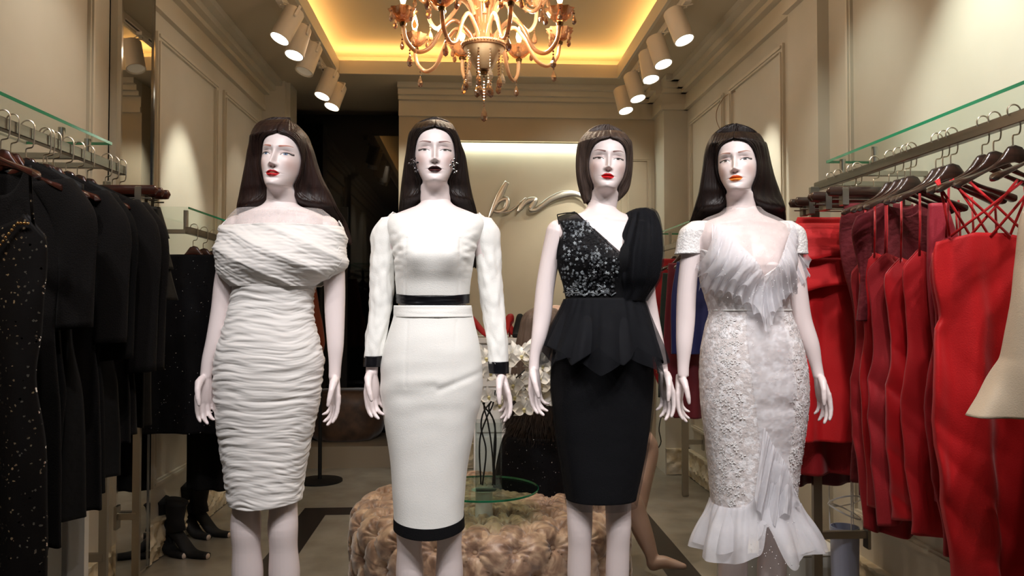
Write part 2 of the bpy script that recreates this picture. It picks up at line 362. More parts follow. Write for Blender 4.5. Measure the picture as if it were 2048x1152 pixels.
# shared depth of the torso (front negative) against rows counted from the shoulder line
DEPTH = [(388, -.036, .045), (400, -.042, .05), (410, -.048, .06), (425, -.058, .075), (445, -.072, .088), (480, -.100, .092), (510, -.118, .088), (535, -.112, .082), (565, -.092, .078),
         (600, -.082, .074), (650, -.092, .085), (700, -.104, .105), (760, -.104, .118), (820, -.098, .112), (870, -.092, .1), (950, -.088, .09), (1080, -.085, .085)]
HALF = [(388, 23), (400, 28), (406, 31.5), (412, 39), (420, 60), (430, 84), (442, 92), (470, 92), (500, 86), (540, 82), (570, 76), (600, 68), (640, 72), (700, 88), (760, 94), (800, 92), (840, 84)]
def sup(c, e):  # signed power
    return (abs(c) ** e) * (1 if c >= 0 else -1)
def ringpt(cx, hw, yf, yb, a, e=.86):
    """angle 0 = front, going to +x"""
    x = cx + hw * sup(sin(a), e); y = (yf if cos(a) > 0 else -yb) * sup(cos(a), e) if cos(a) > 0 else yb * (-sup(cos(a), e))
    return x, y
def remesh(b, vox, it=4):
    me = bpy.data.meshes.new('t'); me.from_pydata(b.v, [], b.f); o = bpy.data.objects.new('t', me); COL.objects.link(o)
    m = o.modifiers.new('r', 'REMESH'); m.mode = 'VOXEL'; m.voxel_size = vox
    m = o.modifiers.new('s', 'SMOOTH'); m.factor = .5; m.iterations = it
    dg = bpy.context.evaluated_depsgraph_get(); ev = o.evaluated_get(dg); r = ev.to_mesh()
    n = len(r.vertices); co = np.empty(n * 3); r.vertices.foreach_get('co', co)
    vs = [tuple(c) for c in co.reshape(-1, 3)]; fs = [tuple(p.vertices) for p in r.polygons]
    ev.to_mesh_clear(); bpy.data.objects.remove(o); bpy.data.meshes.remove(me)
    return vs, fs

def hand(b, wr, tip, sgn, Y0=-.02, sup_ang=35, curl=1.0, k=1.0):
    """wr, tip: pixels of wrist and of the longest fingertip; sgn: +1 if the body is towards +x"""
    A = W(wr[0], wr[1], Y0); T = W(tip[0], tip[1], Y0 - .02)
    d = (T - A).normalized(); m0 = Vector((sgn, 0, 0)); f0 = Vector((0, -1, 0))
    m0 = (m0 - d * m0.dot(d)).normalized(); f0 = d.cross(m0); f0 = f0 if f0.y < 0 else -f0
    c, s = cos(R(sup_ang)), sin(R(sup_ang))
    n = (m0 * c + f0 * s).normalized(); r = (f0 * c - m0 * s).normalized()   # palm normal, towards the thumb side
    pl = .082 * k
    rings = []
    for t, wd, th in ((-.02, .018, .015), (0, .019, .0155), (.18, .022, .0155), (.45, .031, .0145), (.8, .037, .0125), (1, .036, .0105), (1.07, .03, .008)):
        C = A + d * (pl * t) - n * (.004 * t); rings.append([C + r * (wd * k * cos(2 * pi * j / 16)) + n * (th * k * sin(2 * pi * j / 16)) for j in range(16)])
    b.loft(rings)
    for off, ln, rad, cu, kk in ((.027, .066, .0082, 14, .97), (.009, .074, .0085, 20, 1.02), (-.009, .069, .0080, 26, 1.0), (-.0265, .055, .0072, 32, .93)):
        p = A + d * (pl * kk) + r * (off * k) - n * .004; a = R(cu * curl * .45); pts = [p - d * .02, p]; rad0 = [rad * 1.05, rad * 1.05]
        sp = r * (off * .55 - .01 * (off > 0) * 0)
        for seg, q in ((.46, .95), (.31, .86), (.23, .62)):
            dd = (d * cos(a) + n * sin(a) + sp).normalized(); p = p + dd * (ln * k * seg); pts.append(p); rad0.append(rad * q); a += R(cu * curl)
        b.tube(pts, [x * k for x in rad0], 10); b.ball(pts[-1], rad0[-1] * k * .99, 10, 6); 
    p = A + d * (pl * .12) + r * (.017 * k) + n * .004; pts = [p]; rd = [.0125]
    for v, q in (((.34, .55, .35), .0128), ((.72, .34, .30), .0095), ((.92, .05, .22), .0082), ((.98, -.1, .15), .0058)):
        dd = (d * v[0] + r * v[1] + n * v[2]).normalized(); p = p + dd * (.0285 * k * (1 if q > .006 else .6)); pts.append(p); rd.append(q)
    b.tube(pts, [x * k for x in rd], 10); b.ball(pts[-1], rd[-1] * k, 10, 6)

# ---- head: dense rings from the neck up, face modelled as relief, make-up as paint
HR = [(0, -.10, -.043, .0495, .054, -.10), (1, -.055, -.041, .0485, .054, -.045), (2, -.022, -.042, .048, .059, .0), (2.6, -.006, -.058, .046, .066, .02),
      (3, -.0005, -.078, .041, .072, .030), (3.5, .007, -.0925, .041, .078, .040), (4, .018, -.095, .0465, .083, .052), (5, .033, -.0935, .0535, .088, .066), (6, .046, -.094, .0580, .09, .074),
      (7, .066, -.094, .0625, .093, .088), (8, .090, -.092, .0655, .097, .104), (9, .110, -.091, .0655, .1, .118), (10, .130, -.0935, .0650, .1, .136), (11, .155, -.090, .0635, .098, .156),
      (12, .178, -.077, .057, .088, .178), (13, .197, -.055, .044, .068, .197), (14, .208, -.03, .026, .04, .208), (15, .212, -.002, .002, .004, .212)]
def face_relief(x, z):
    ax = abs(x); d = 0.0
    nzv = catmull([(.058, 0), (.0635, .002), (.067, .0185), (.071, .0245), (.078, .0225), (.092, .0155), (.106, .0095), (.116, .006), (.128, .003), (.145, 0)], z)[0]
    sg = catmull([(.06, .0105), (.070, .0085), (.078, .0070), (.095, .0068), (.112, .0075), (.13, .012)], z)[0]
    d -= nzv * exp(-abs(x / sg) ** 2.4)
    d -= .0075 * g(ax - .0105, .0052) * g(z - .0685, .0062)
    d += .004 * g(ax - .0062, .0028) * g(z - .0625, .0025)
    d += .0068 * g(ax - .0305, .0155) * g(z - .108, .0105) + .003 * g(ax - .014, .006) * g(z - .108, .012)
    d -= .0060 * g(ax - .0315, .0125) * g(z - .1045, .0075)
    d -= .0022 * g(ax - .0315, .013) * g(z - .1105, .0022) - .0012 * g(ax - .0315, .013) * g(z - .1165, .0015)
    d -= .0030 * g(ax - .028, .02) * g(z - .129, .007)
    d -= .0075 * g(x, .0150) * g(z - .0480, .0042) + .0085 * g(x, .0140) * g(z - .0372, .0052)
    d += .0055 * g(x, .0185) * g(z - .0428, .0014)
    d += .0016 * g(x, .0025) * g(z - .056, .005) + .0035 * g(x, .016) * g(z - .0275, .0045)
    d -= .005 * g(x, .013) * g(z - .0125, .010) + .0038 * g(ax - .043, .014) * g(z - .083, .014)
    d += .003 * g(ax - .042, .012) * g(z - .05, .014)
    return d
def mixc(a, b, t): return tuple(a[i] * (1 - t) + b[i] * t for i in range(3))
def face_paint(x, z, mk):
    ax = abs(x); c = SKINC
    c = mixc(c, lin(mk.get('blush', '#d99a86'))[:3], .34 * g(ax - .046, .016) * g(z - .074, .022))
    # eyes
    ex, ez = .0315, .1045; u = (ax - ex) / .0158
    op = mk.get('open', .0044)
    if abs(u) < 1.35:
        tilt = .0018 * u
        up = ez + tilt + op * (1 - min(1, abs(u)) ** 2.2); lo = ez + tilt * .6 - .0030 * (1 - min(1, abs(u)) ** 2)
        crease = ez + tilt + .0098 * (1 - (u / 1.3) ** 2 * .8)
        sh = g(z - (up + .0045), .0042) * g(u, 1.0)
        c = mixc(c, lin(mk.get('shadow', '#b08a80'))[:3], .50 * sh)
        c = mixc(c, lin('#8a6258')[:3], .75 * g(z - crease, .00085) * (1 if abs(u) < 1.15 else 0))
        if abs(u) < 1 and lo < z < up:
            c = lin('#e9e6e4')[:3]; r = sqrt(((ax - ex + mk.get('gaze', 0) * (1 if x > 0 else -1)) / .0057) ** 2 + ((z - ez - .0008) / .0057) ** 2)
            if r < 1: c = lin(mk['iris'])[:3]
            if r < .45 or (.85 < r < 1): c = lin('#15131a')[:3]
        lw = .0014 + .0009 * max(0, u + .4)
        if u > 1: up = ez + .0018 + .0020 * (u - 1) * 2
        if -1.0 < u < 1.32: c = mixc(c, lin('#1a1416')[:3], min(1, 1.3 * g(z - up, lw)))
        if abs(u) < 1: c = mixc(c, lin('#6b4f49')[:3], .55 * g(z - lo, .0007))
    # brows
    if .0115 < ax < .050:
        v = (ax - .0115) / .0385; bz = .1265 + mk.get('browlift', .0068) * (v if v < .72 else .72 + (v - .72) * -.25) ; wd = .0030 * (1 - .78 * v ** 1.6) * (.55 + .45 * sstep(0, .12, v))
        c = mixc(c, lin(mk['brow'])[:3], .9 * sstep(1.25, .75, abs(z - bz) / wd))
    # lips
    if ax < .0215:
        u = min(1, ax / .0212); zc = .0425 - .0008 * u + .0009 * g(u, .2)
        zu = .0438 + .0088 * (1 - u ** 1.7) - .0016 * g(u, .16) ; zl = .0418 - .0108 * (1 - u ** 2.4) ** .9
        if zl < z < zu: c = lin(mk['lip'] if z < zc else mk.get('lip2', mk['lip']))[:3]
        if abs(z - zc) < .0006 and ax < .019: c = mixc(c, lin('#2a0d10')[:3], .7)
        if mk.get('teeth') and abs(z - zc) < .0016 * (1 - (u / .55) ** 2) and u < .55: c = lin('#e8dcc8')[:3]
    c = mixc(c, lin('#7a5a55')[:3], .65 * g(ax - .0058, .0022) * g(z - .0628, .0016))
    return c
def head(lips, neck, k, yaw, pitch, roll, mk):
    Rm = Euler((R(-pitch), R(roll), 0)).to_matrix(); Rm = Matrix.Rotation(R(yaw), 3, 'Z') @ Rm
    piv = Vector((0, .012, -.01)) * k; lp = Vector((0, -.104, .0428)) * k
    lw = Rm @ (lp - piv) + piv; base = P(lips[0], lips[1], YM + lw.y - .005); O = base - lw
    nb = W(neck[0], neck[1]); rows = []
    cols = [pi * (-1 + 2 * j / 90) for j in range(0, 26)]
    fr = [(-1 + 2 * j / 260) for j in range(261)]
    angs = [R(95) * t for t in fr] + [R(95) + (2 * pi - R(190)) * j / 60 for j in range(1, 60)]
    vs = []; cs = []; n = len(angs)
    ts = [i / 6 for i in range(18)] + [3 + i / 26 for i in range(9 * 26 + 26 // 2)] + [12.5 + i / 8 for i in range(1, 21)]
    ts = [t for t in ts if t <= 15]
    for t in ts:
        zf, yf, hw, yb, zb = catmull(HR, t)
        for a in angs:
            ca, sa = cos(a), sin(a)
            e = .80 if t > 3.4 else .95
            x = hw * sup(sa, .93 if t > 3 else 1); y = (yf * sup(ca, e)) if ca > 0 else (-yb * sup(ca, .95))
            zz = zf + (zb - zf) * (1 - ca) / 2
            fz = zf + (zb - zf) * (1 - ca) / 2 * .35
            c = SKINC
            if ca > .12 and 3.2 < t < 12.6:
                wgt = sstep(.12, .42, ca); zz = zf + (zb - zf) * (1 - ca) / 2 * (1 - .0 * wgt)
                y += face_relief(x, zz) * wgt; c = face_paint(x, zz, mk)
            v = Vector((x, y, zz)) * k
            if zf < 0:   # neck follows its base
                wt = sstep(-.05, -.004, zf); v2 = Rm @ (v - piv) + piv + O
                h = sstep(-.004, -.10, zf) if False else min(1, max(0, (-zf - .004) / .096))
                v0 = Vector((nb.x + (O.x - nb.x) * (1 - h) + x * k, O.y + (nb.y + .004 - O.y) * h + y * k, O.z + v.z))
                v = v0.lerp(v2, wt)
            else: v = Rm @ (v - piv) + piv + O
            vs.append(tuple(v)); cs.append(tuple(c) + (1,))
    fs = []
    for i in range(len(ts) - 1):
        for j in range(n):
            q = i * n + j; q2 = i * n + (j + 1) % n; fs.append((q, q2, q2 + n, q + n))
    return vs, fs, cs, O, Rm, piv

def body(cx, arms, hands, legs, hd, root, sy=0, sx=1.0, tor=None):
    b = MB(); rows = []
    for yy in [388, 395, 402, 408, 413, 418, 423, 429, 436, 444, 455, 470, 485, 500, 515, 530, 545, 560, 580, 600, 625, 650, 680, 710, 740, 770, 800, 825, 845]:
        hw, = catmull(HALF, yy); yf, yb = catmull(DEPTH, yy); hw *= sx; py = yy + sy
        xa, xb = cx - hw, cx + hw
        if tor and py >= tor[0][0]:
            ta, tb = catmull(tor, py); f = sstep(tor[0][0], tor[0][0] + 40, py); xa = xa * (1 - f) + (ta + 7) * f; xb = xb * (1 - f) + (tb - 7) * f
        l = W(xa, py); r = W(xb, py); h = (r.x - l.x) / 2; c = (l.x + r.x) / 2; bn = 1
        ring = []
        for j in range(48):
            a = 2 * pi * j / 48; x, y = ringpt(0, h, yf * .95, yb * .95, a)
            if cos(a) > 0: y -= .022 * (g(x - .062, .045) + g(x + .062, .045)) * g(yy - 512, 32) * cos(a); y += .012 * g(x, .03) * g(yy - 505, 40)
            if 408 < yy < 450: y -= .004 * g(yy - 424 - abs(x) * 60, 5) * (1 if cos(a) > 0 else 0)
            ring.append(Vector((c + x, YM + y, l.z)))
        rows.append(ring)
    b.loft(rows)
    for A in arms:
        pts = [W(x, y, d) for x, y, r, d in A]; rad = [r / 620 for x, y, r, d in A]; L = [0]
        for p0, p1 in zip(pts, pts[1:]): L.append(L[-1] + (p1 - p0).length)
        keys = [(L[i], pts[i].x, pts[i].y, pts[i].z, rad[i]) for i in range(len(pts))]; ks = [catmull(keys, L[-1] * i / 40) for i in range(41)]
        b.tube([q[:3] for q in ks], [q[3] for q in ks], 20, ref=(1, 0, 0)); b.ball(pts[0], rad[0] * .97, 20, 12)
    for h in hands: hand(b, *h)
    for A in legs:
        pts = [W(x, y, d) for x, y, r, d in A]; rad = [r / 620 for x, y, r, d in A]; L = [0]
        for p0, p1 in zip(pts, pts[1:]): L.append(L[-1] + (p1 - p0).length)
        keys = [(L[i], pts[i].x, pts[i].y, pts[i].z, rad[i]) for i in range(len(pts))]; ks = [catmull(keys, L[-1] * i / 50) for i in range(51)]
        b.tube([q[:3] for q in ks], [q[3] for q in ks], 22)
        an = pts[-1]; b.tube([an + Vector((0, .035, -.02)), an + Vector((0, .01, -.045)), an + Vector((0, -.05, -.055)), an + Vector((0, -.12, -.062)), an + Vector((0, -.165, -.066))], [(.022, .022), (.032, .026), (.02, .033), (.012, .037), (.006, .022)], 16, ref=(0, 0, 1))
    vs, fs = remesh(b, .0033, 3)
    hv, hf, hc, O, Rm, piv = head(*hd)
    m = MB(); m.v = list(vs); m.f = list(fs); m.m = [0] * len(fs); m.c = [tuple(SKINC) + (1,)] * len(vs)
    k = len(m.v); m.v += hv; m.f += [tuple(i + k for i in f) for f in hf]; m.m += [0] * len(hf); m.c += hc
    m.build('body', SKIN, root, sharp=0)
    global HEADT, HSURF, HZ, HEADMAX
    HEADMAX = max(v[2] for v in hv)
    k_ = hd[2]; table = [catmull(HR, 3 + 12 * i / 150) for i in range(151)]
    def HSURF(z, ang, off=.004):
        ca, sa = cos(ang), sin(ang); best = min(table, key=lambda q: abs(q[0] + (q[4] - q[0]) * (1 - ca) / 2 - z))
        zf, yf, hw, yb, zb = best; x = hw * sup(sa, .93); y = (yf * sup(ca, .8)) if ca > 0 else (-yb * sup(ca, .95)); v = Vector((x, y, 0)); v += v.normalized() * off if v.length > .02 else Vector((0, 0, 0)); v.z = z + (off if z > .19 else 0)
        return Rm @ (v * k_ - piv) + piv + O
    def HZ(wz): return (wz - O.z) / k_
    HEADT = BVHTree.FromPolygons([Vector(v) for v in hv], hf)
    return O, Rm, piv, hd[2]

def cyl_legs(x0, x1, r0=25, r1=22, y0=860):
    out = []
    for x in (x0, x1):
        out.append([(x, y0 - 40, 40, 0), (x, y0 + 60, 37, 0), (x, 1000, 27, .0), (x, 1050, r0, -.008), (x, 1095, r0 - 2, .0), (x, 1150, r1 + 2, .012), (x, 1230, r1 - 4, .02), (x, 1310, r1 - 10, .02), (x, 1350, r1 - 10, .015)])
    return out

NS = 1
HL = [(-.05, 84), (0, 84), (.03, 80), (.06, 76), (.09, 72), (.11, 69), (.13, 63), (.145, 55), (.158, 45), (.168, 34), (.175, 21), (.1795, 3)]
# ---- wig: two curtains of hair around a centre parting
def wig(name, rows, part, col, root, m, hug=372):
    """rows: (y, xoutL, xinL, xinR, xoutR, depth of inner edge, of outer edge, of back)"""
    b = MB(); keys = rows; y0, y1 = rows[0][0], rows[-1][0]; lzt = max(.2119, HZ(W(rows[0][7], rows[0][0]).z)); N = 90; MM = 64
    for side in (0, 1):
        G = []; hit = None
        for i in range(N + 1):
            t = i / N; yy = y0 + (y1 - y0) * (t ** 1.5)
            xoL, xiL, xiR, xoR, yf, ym, yb, xc = catmull(keys, yy)
            row = []
            for j in range(MM + 1):
                s = j / MM
                xi, xo = (xiL, xoL) if side == 0 else (xiR, xoR)
                q = W(xc, yy, 0); lz = HZ(q.z); sg = -1 if side == 0 else 1
                ah = R(catmull(HL, lz)[0]) if lz < .1795 else 0
                lzs = lz if lz < .15 else min(.2118, .15 + (lz - .15) * (.0618) / (lzt - .15)); E = HSURF(max(0, lzs), sg * ah); f = sstep(-.045, 0.004, lz)
                if lz < 0: E.z = q.z
                if lz > .15: E.z += (q.z - E.z) * sstep(.1795, .20, lz)
                if lz > .1795: xi = (xiL + xiR) / 2
                hp = None; f1 = sstep(-.045, 0.004, lz); yf = yf * (1 - f1) + (E.y - YM) * f1
                if f > 0 and s < .5:
                    hp = HSURF(max(0, lzs), sg * (ah + (R(105) - ah) * s / .5), .0055 + .005 * sstep(.14, .18, lz))
                    if lz < 0: hp.z = q.z
                    if lz > .15: hp.z += (q.z - hp.z) * sstep(.15, .20, lz)
                ym = max(ym, yf)
                if s < .5:
                    a = s / .5 * pi / 2; x = xi + (xo - xi) * sin(a); y = ym + (yf - ym) * cos(a)
                else:
                    a = (s - .5) / .5 * pi / 2; x = xc + (xo - xc) * cos(a); y = ym + (yb - ym) * sin(a)
                rip = .0012 * sin(s * 95 + 3 * nz(s * 9, side, 2)) + .0035 * nz(s * 14 + side * 7, yy * .004, 1) * sstep(260, 330, yy)
                p = W(x, yy, y)
                if hp is not None: ww = sstep(.02, .42, s); p2 = hp.lerp(p, ww) if s > 0 else E.copy(); p = p.lerp(p2, f)
                c = W(xc, yy, ym); d = (p - c); d.z = 0
                if d.length > 1e-4: p += d.normalized() * rip
                nr = HEADT.find_nearest(p)
                pw = sstep(W(xc, 398, 0).z, W(xc, 366, 0).z, p.z)
                if nr[0] is not None and nr[3] < .05 and pw > 0:
                    dv = p - nr[0]; sd = dv.dot(nr[1] * NS)
                    if sd < .0045: p = p + nr[1] * NS * (.0045 - sd) * pw
                if i == N: p.z += .012 * nz(s * 40, side, 5)
                row.append(p)
            G.append(row)
        b.loft(G, caps=False, closed=False)
    o = b.build(name, m, root, solid=.007, sharp=0); return o
def hairmat(n, c, c2): return mat(n, c, .42, col2=c2, nscale=60, nstretch=(1, 1, .03), bump=.22, bscale=260, bstretch=(1, 1, .02), spec=.35)

# ---- cloth shells from outline rows
def shell(rows, n=140, ms=150, ytop=None, ybot=None, disp=None, bust=0, bustx=60, e=.86, busty=512, a0=0, a1=2 * pi, Yb=YM):
    """rows: (y, xl, xr, yfront, yback). ytop/ybot: functions of (x px, front?) -> y px"""
    G = []; closed = abs(a1 - a0 - 2 * pi) < 1e-6; MM = ms if closed else ms + 1
    for i in range(n + 1):
        ring = []
        for j in range(MM):
            a = a0 + (a1 - a0) * j / ms; t = i / n
            # find row y for this column: depends on x, which depends on y a little -> use mid row
            yT = rows[0][0]; yB = rows[-1][0]
            if ytop or ybot:
                xl, xr, f_, b_ = catmull(rows, rows[0][0]); xg = (xl + xr) / 2 + (xr - xl) / 2 * sup(sin(a), e)
                if ytop: yT = ytop(xg, cos(a))
                xl, xr, f_, b_ = catmull(rows, rows[-1][0]); xg = (xl + xr) / 2 + (xr - xl) / 2 * sup(sin(a), e)
                if ybot: yB = ybot(xg, cos(a))
            yy = yT + (yB - yT) * t
            xl, xr, yf, yb = catmull(rows, yy)
            l = W(xl, yy, 0, Yb); r = W(xr, yy, 0, Yb); h = (r.x - l.x) / 2; c = (l.x + r.x) / 2
            x, y = ringpt(0, h, yf, yb, a, e)
            if bust and cos(a) > 0:
                bx = bustx / 1000; y -= bust * (g(x - bx, .045) + g(x + bx, .045)) * g(yy - busty, 34) * cos(a)
            p = Vector((c + x, Yb + y, l.z))
            if disp:
                nrm = Vector((sin(a), -cos(a), 0)); p += nrm * disp(a, yy, x)
            ring.append(p)
        G.append(ring)
    return G, closed
def cloth(name, rows, m, root, solid=.003, sharp=0, **kw):
    G, cl = shell(rows, **kw); b = MB().loft(G, caps=False, closed=cl)
    return b.build(name, m, root, solid=solid, sharp=sharp)
def dep(yy, add=.006, s=1.0):
    yf, yb = catmull(DEPTH, yy); return yf * s - add, yb * s + add
def mk_rows(lst, add=.006, sy=0, s=1.0): return [(y, l, r) + dep(y - sy, add, s) for y, l, r in lst]
def sleeve(name, pts, m, root, disp=.002, n=60, seg=40, solid=.002):
    """pts: (x, y, r px, dy)"""
    P3 = [W(x, y, d) for x, y, r, d in pts]; L = [0]
    for p0, p1 in zip(P3, P3[1:]): L.append(L[-1] + (p1 - p0).length)
    keys = [(L[i], P3[i].x, P3[i].y, P3[i].z, pts[i][2] / 620) for i in range(len(pts))]; G = []
    for i in range(n + 1):
        q = catmull(keys, L[-1] * i / n); q2 = catmull(keys, min(L[-1], L[-1] * (i + .5) / n)); c = Vector(q[:3]); ring = []
        for j in range(seg):
            a = 2 * pi * j / seg; rr = q[3] + disp * (nz(cos(a) * 2.2, sin(a) * 2.2 + pts[0][0], c.z * 16) + .6 * nz(cos(a) * 3, sin(a) * 3, c.z * 40 + cos(a) * 3))
            ring.append(c + Vector((rr * sin(a), -rr * cos(a), 0)))
        G.append(ring)
    return MB().loft(G, caps=False).build(name, m, root, solid=solid, sharp=0)
def fabric(n, c, rough=.75, **k): return mat(n, c, rough, sheen=k.pop('sheen', .15), bump=k.pop('bump', .12), bscale=k.pop('bscale', 300), **k)
def tulle(name, c, alpha, c2=None, scale=40):
    m = mat(name, c, .85)
    nt = m.node_tree; b = nt.nodes['Principled BSDF']; tr = nt.nodes.new('ShaderNodeBsdfTransparent'); mx = nt.nodes.new('ShaderNodeMixShader')
    tl = nt.nodes.new('ShaderNodeBsdfTranslucent'); tl.inputs[0].default_value = lin(c); m2 = nt.nodes.new('ShaderNodeMixShader'); m2.inputs[0].default_value = .3
    nt.links.new(b.outputs[0], m2.inputs[1]); nt.links.new(tl.outputs[0], m2.inputs[2])
    tc = nt.nodes.new('ShaderNodeTexCoord'); n = nt.nodes.new('ShaderNodeTexNoise'); n.inputs['Scale'].default_value = scale; n.inputs['Detail'].default_value = 3
    nt.links.new(tc.outputs['Object'], n.inputs['Vector']); mr = nt.nodes.new('ShaderNodeMapRange'); mr.inputs['To Min'].default_value = max(0, alpha - .18); mr.inputs['To Max'].default_value = min(1, alpha + .18)
    nt.links.new(n.outputs[0], mr.inputs[0]); nt.links.new(mr.outputs[0], mx.inputs[0]); nt.links.new(tr.outputs[0], mx.inputs[1]); nt.links.new(m2.outputs[0], mx.inputs[2])
    nt.links.new(mx.outputs[0], nt.nodes['Material Output'].inputs[0]); return m

WHITEF = fabric('white_stretch_crepe', '#e9e8e3', .7); IVORYT = mat('ivory_ruched_tulle', '#e4e0dc', .8, sheen=.2, bump=.1, bscale=60, bstretch=(.5, .5, 6))
BLACKF = fabric('black_crepe', '#08080b', .8, bump=.2, sheen=.0, spec=.25); SATIN = mat('black_satin', '#0c0c10', .28, bump=.15, bscale=30)
LACE = mat('white_lace', '#ece9ea', .7, col2='#d5cdcb', nscale=55, bump=.3, bscale=90, contrast=(.42, .5), detail=2)
HAIRD = hairmat('dark_brown_hair', '#1d1210', '#2c1b17'); HAIRM = hairmat('grey_brown_hair', '#52443d', '#3b302b'); HAIRB = hairmat('black_brown_hair', '#17100e', '#221714')
BASEM = mat('steel_base_plate', '#b9b7b2', .15, 1)

def base_plate(x, root):
    c = W(x, 1387); c.z = 0
    MB().lathe([(.0, 0), (.17, 0), (.17, .006), (.165, .008), (0, .008)], c, 40).lathe([(.0, .006), (.007, .006), (.007, .3), (0, .3)], c + Vector((.03, .06, 0)), 12).build('base_plate', BASEM, root)
def feet_z(): pass

# =========================== mannequin in the ruched off shoulder dress
def mannequin(x, label): return thing('mannequin', label, 'mannequin', W(x, 1387) * 1.0 + Vector((0, 0, -W(x, 1387).z)), 'mannequins in the window')
m1 = mannequin(560, 'white mannequin with long dark hair and red lips in an off-shoulder ruched white dress')
body(562, [[(474, 458, 29, .01), (459, 520, 24, .01), (447, 570, 20.5, .01), (441, 620, 19, .005), (431, 680, 16, -.01), (421, 720, 12.5, -.02), (417, 752, 11.5, -.022)],
           [(651, 458, 28, .01), (664, 520, 23, .01), (668, 570, 21, .01), (669, 620, 20, .005), (672, 690, 16, -.01), (672, 725, 12.5, -.015), (671, 755, 11.5, -.018)]],
     [((417, 750), (419, 838), 1, -.022), ((671, 752), (671, 846), -1, -.018, 30, .9)],
     cyl_legs(493, 567, 29, 28), ((541.5, 343.5), (560, 412), 1.0, -9, 4, 4, dict(iris='#5b7fa8', brow='#b5705c', lip='#c41420', lip2='#a50d1a', teeth=1, shadow='#b09088', open=.0048)), m1, tor=[(530, 470, 640), (562, 470, 636), (590, 466, 626), (620, 460, 626), (650, 452, 629), (690, 441, 640), (722, 434, 646), (760, 432, 642), (800, 434, 638), (850, 440, 628)])
wig('hair', [(234, 547, 546, 548, 550, .012, .012, .02, 548), (238, 533, 542, 547, 565, -.045, .01, .05, 550), (243, 523, 540, 549, 580, -.07, .008, .075, 551), (252, 513, 536, 560, 594, -.088, .01, .095, 553), (268, 505, 524, 571, 608, -.1, .012, .108, 558),
             (288, 500, 514, 579, 618, -.09, .015, .115, 560), (305, 495, 510, 583, 624, -.078, .015, .118, 560), (330, 489, 512, 588, 631, -.06, .02, .12, 560), (360, 482, 524, 592, 642, -.03, .025, .122, 560),
             (385, 475, 531, 596, 655, -.0, .035, .125, 560), (415, 465, 530, 600, 668, .03, .06, .125, 562), (440, 462, 530, 604, 680, .085, .1, .13, 564), (482, 462, 530, 610, 691, .1, .115, .13, 566)], 548, None, m1, HAIRD)
def ruche(a, y, x):
    s = y * .09 + .5 * nz(cos(a) * 1.2, sin(a) * 1.2, y * .008) * 3.2
    r = abs(nz(cos(a) * 1.1 + 3, sin(a) * 1.1, s * .85)); r2 = abs(nz(cos(a) * 1.6, sin(a) * 1.6 + 9, s * 2.3))
    return .0066 * (.22 - r) + .0032 * (.2 - r2) + .0008 * sin(y * .33 + 6 * nz(cos(a), sin(a), y * .02))
rows = mk_rows([(548, 468, 638), (562, 469, 635), (590, 465, 626), (620, 459, 626), (650, 451, 629), (690, 439, 640), (722, 432, 646), (760, 430, 642), (800, 432, 638), (850, 437, 628), (900, 444, 617), (950, 452, 608), (1000, 459, 603), (1018, 461, 602)], .012)
d = cloth('dress', rows, IVORYT, m1, n=300, ms=220, bust=.02, disp=ruche, ybot=lambda x, c: 1001 + 4 * sin((x - 460) * .03) + (2 if c > 0 else -8))
def drape(a, y, x):
    s = (y - 290 * x) * .085 + .6 * nz(cos(a) * 2, sin(a) * 2, y * .02)
    return .0085 * (.5 - abs(sin(s * .8))) + .0035 * (.2 - abs(nz(cos(a) * 2.5, sin(a) * 2.5, s * 1.6))) + .002 * nz(x * 30, y * .2, 4)
rows = [(424, 466, 655, -.075, .105), (432, 456, 672, -.088, .11), (446, 447, 684, -.098, .112), (465, 439, 690, -.110, .112), (490, 433, 693, -.128, .11), (515, 432, 694, -.135, .108), (538, 436, 692, -.132, .1), (556, 448, 668, -.118, .095), (572, 462, 646, -.104, .09)]
def dtop(x, c):
    return 452 + 10 * abs((x - 565) / 110) ** 2 - 12 * abs((x - 565) / 110) ** 4 - (14 if c < 0 else 0)
def dbot(x, c):
    if x > 640: return 560 - 30 * sstep(640, 650, x) + 12 * sstep(655, 672, x)
    if x < 468: return 574 - 30 * sstep(468, 445, x)
    return 573
cloth('off_shoulder_drape', rows, IVORYT, m1, n=120, ms=260, ytop=dtop, ybot=dbot, bust=.012, disp=drape, bustx=55)
cloth('sheer_yoke', [(418, 474, 645, -.066, .09), (430, 462, 660, -.078, .102), (460, 441, 688, -.1, .112)], tulle('sheer_tulle', '#efe8e6', .28), m1, n=16, ms=120, solid=0)
base_plate(530, m1)

# =========================== mannequin in white two piece with black trim
m2 = mannequin(872, 'white mannequin with crystal earrings in white crop top and pencil skirt trimmed black')
body(872, [[(790, 452, 26, .01), (768, 510, 22, .01), (762, 570, 21, .01), (759, 630, 18, .005), (750, 690, 15, -.01), (746, 725, 12, -.018), (745, 745, 12, -.02)],
           [(954, 452, 26, .01), (974, 510, 22, .01), (980, 570, 21, .01), (986, 630, 18, .005), (993, 690, 15, -.01), (999, 730, 12, -.018), (1001, 748, 12, -.02)]],
     [((745, 742), (752, 836), 1, -.02), ((1001, 746), (1022, 838), -1, -.02, 10, 1.0)],
     cyl_legs(819, 898.5, 26.5, 25.5), ((869.5, 336), (873, 410), .995, 2, 2, 0, dict(iris='#6c6a66', brow='#7a5450', lip='#3a0f14', lip2='#2a0a0f', shadow='#b79a98', open=.003, browlift=.0085)), m2, tor=[(470, 783, 960), (500, 788, 950), (540, 791, 944), (600, 793, 938), (632, 789, 945), (680, 775, 956), (720, 765, 962), (800, 765, 960), (850, 772, 950)])
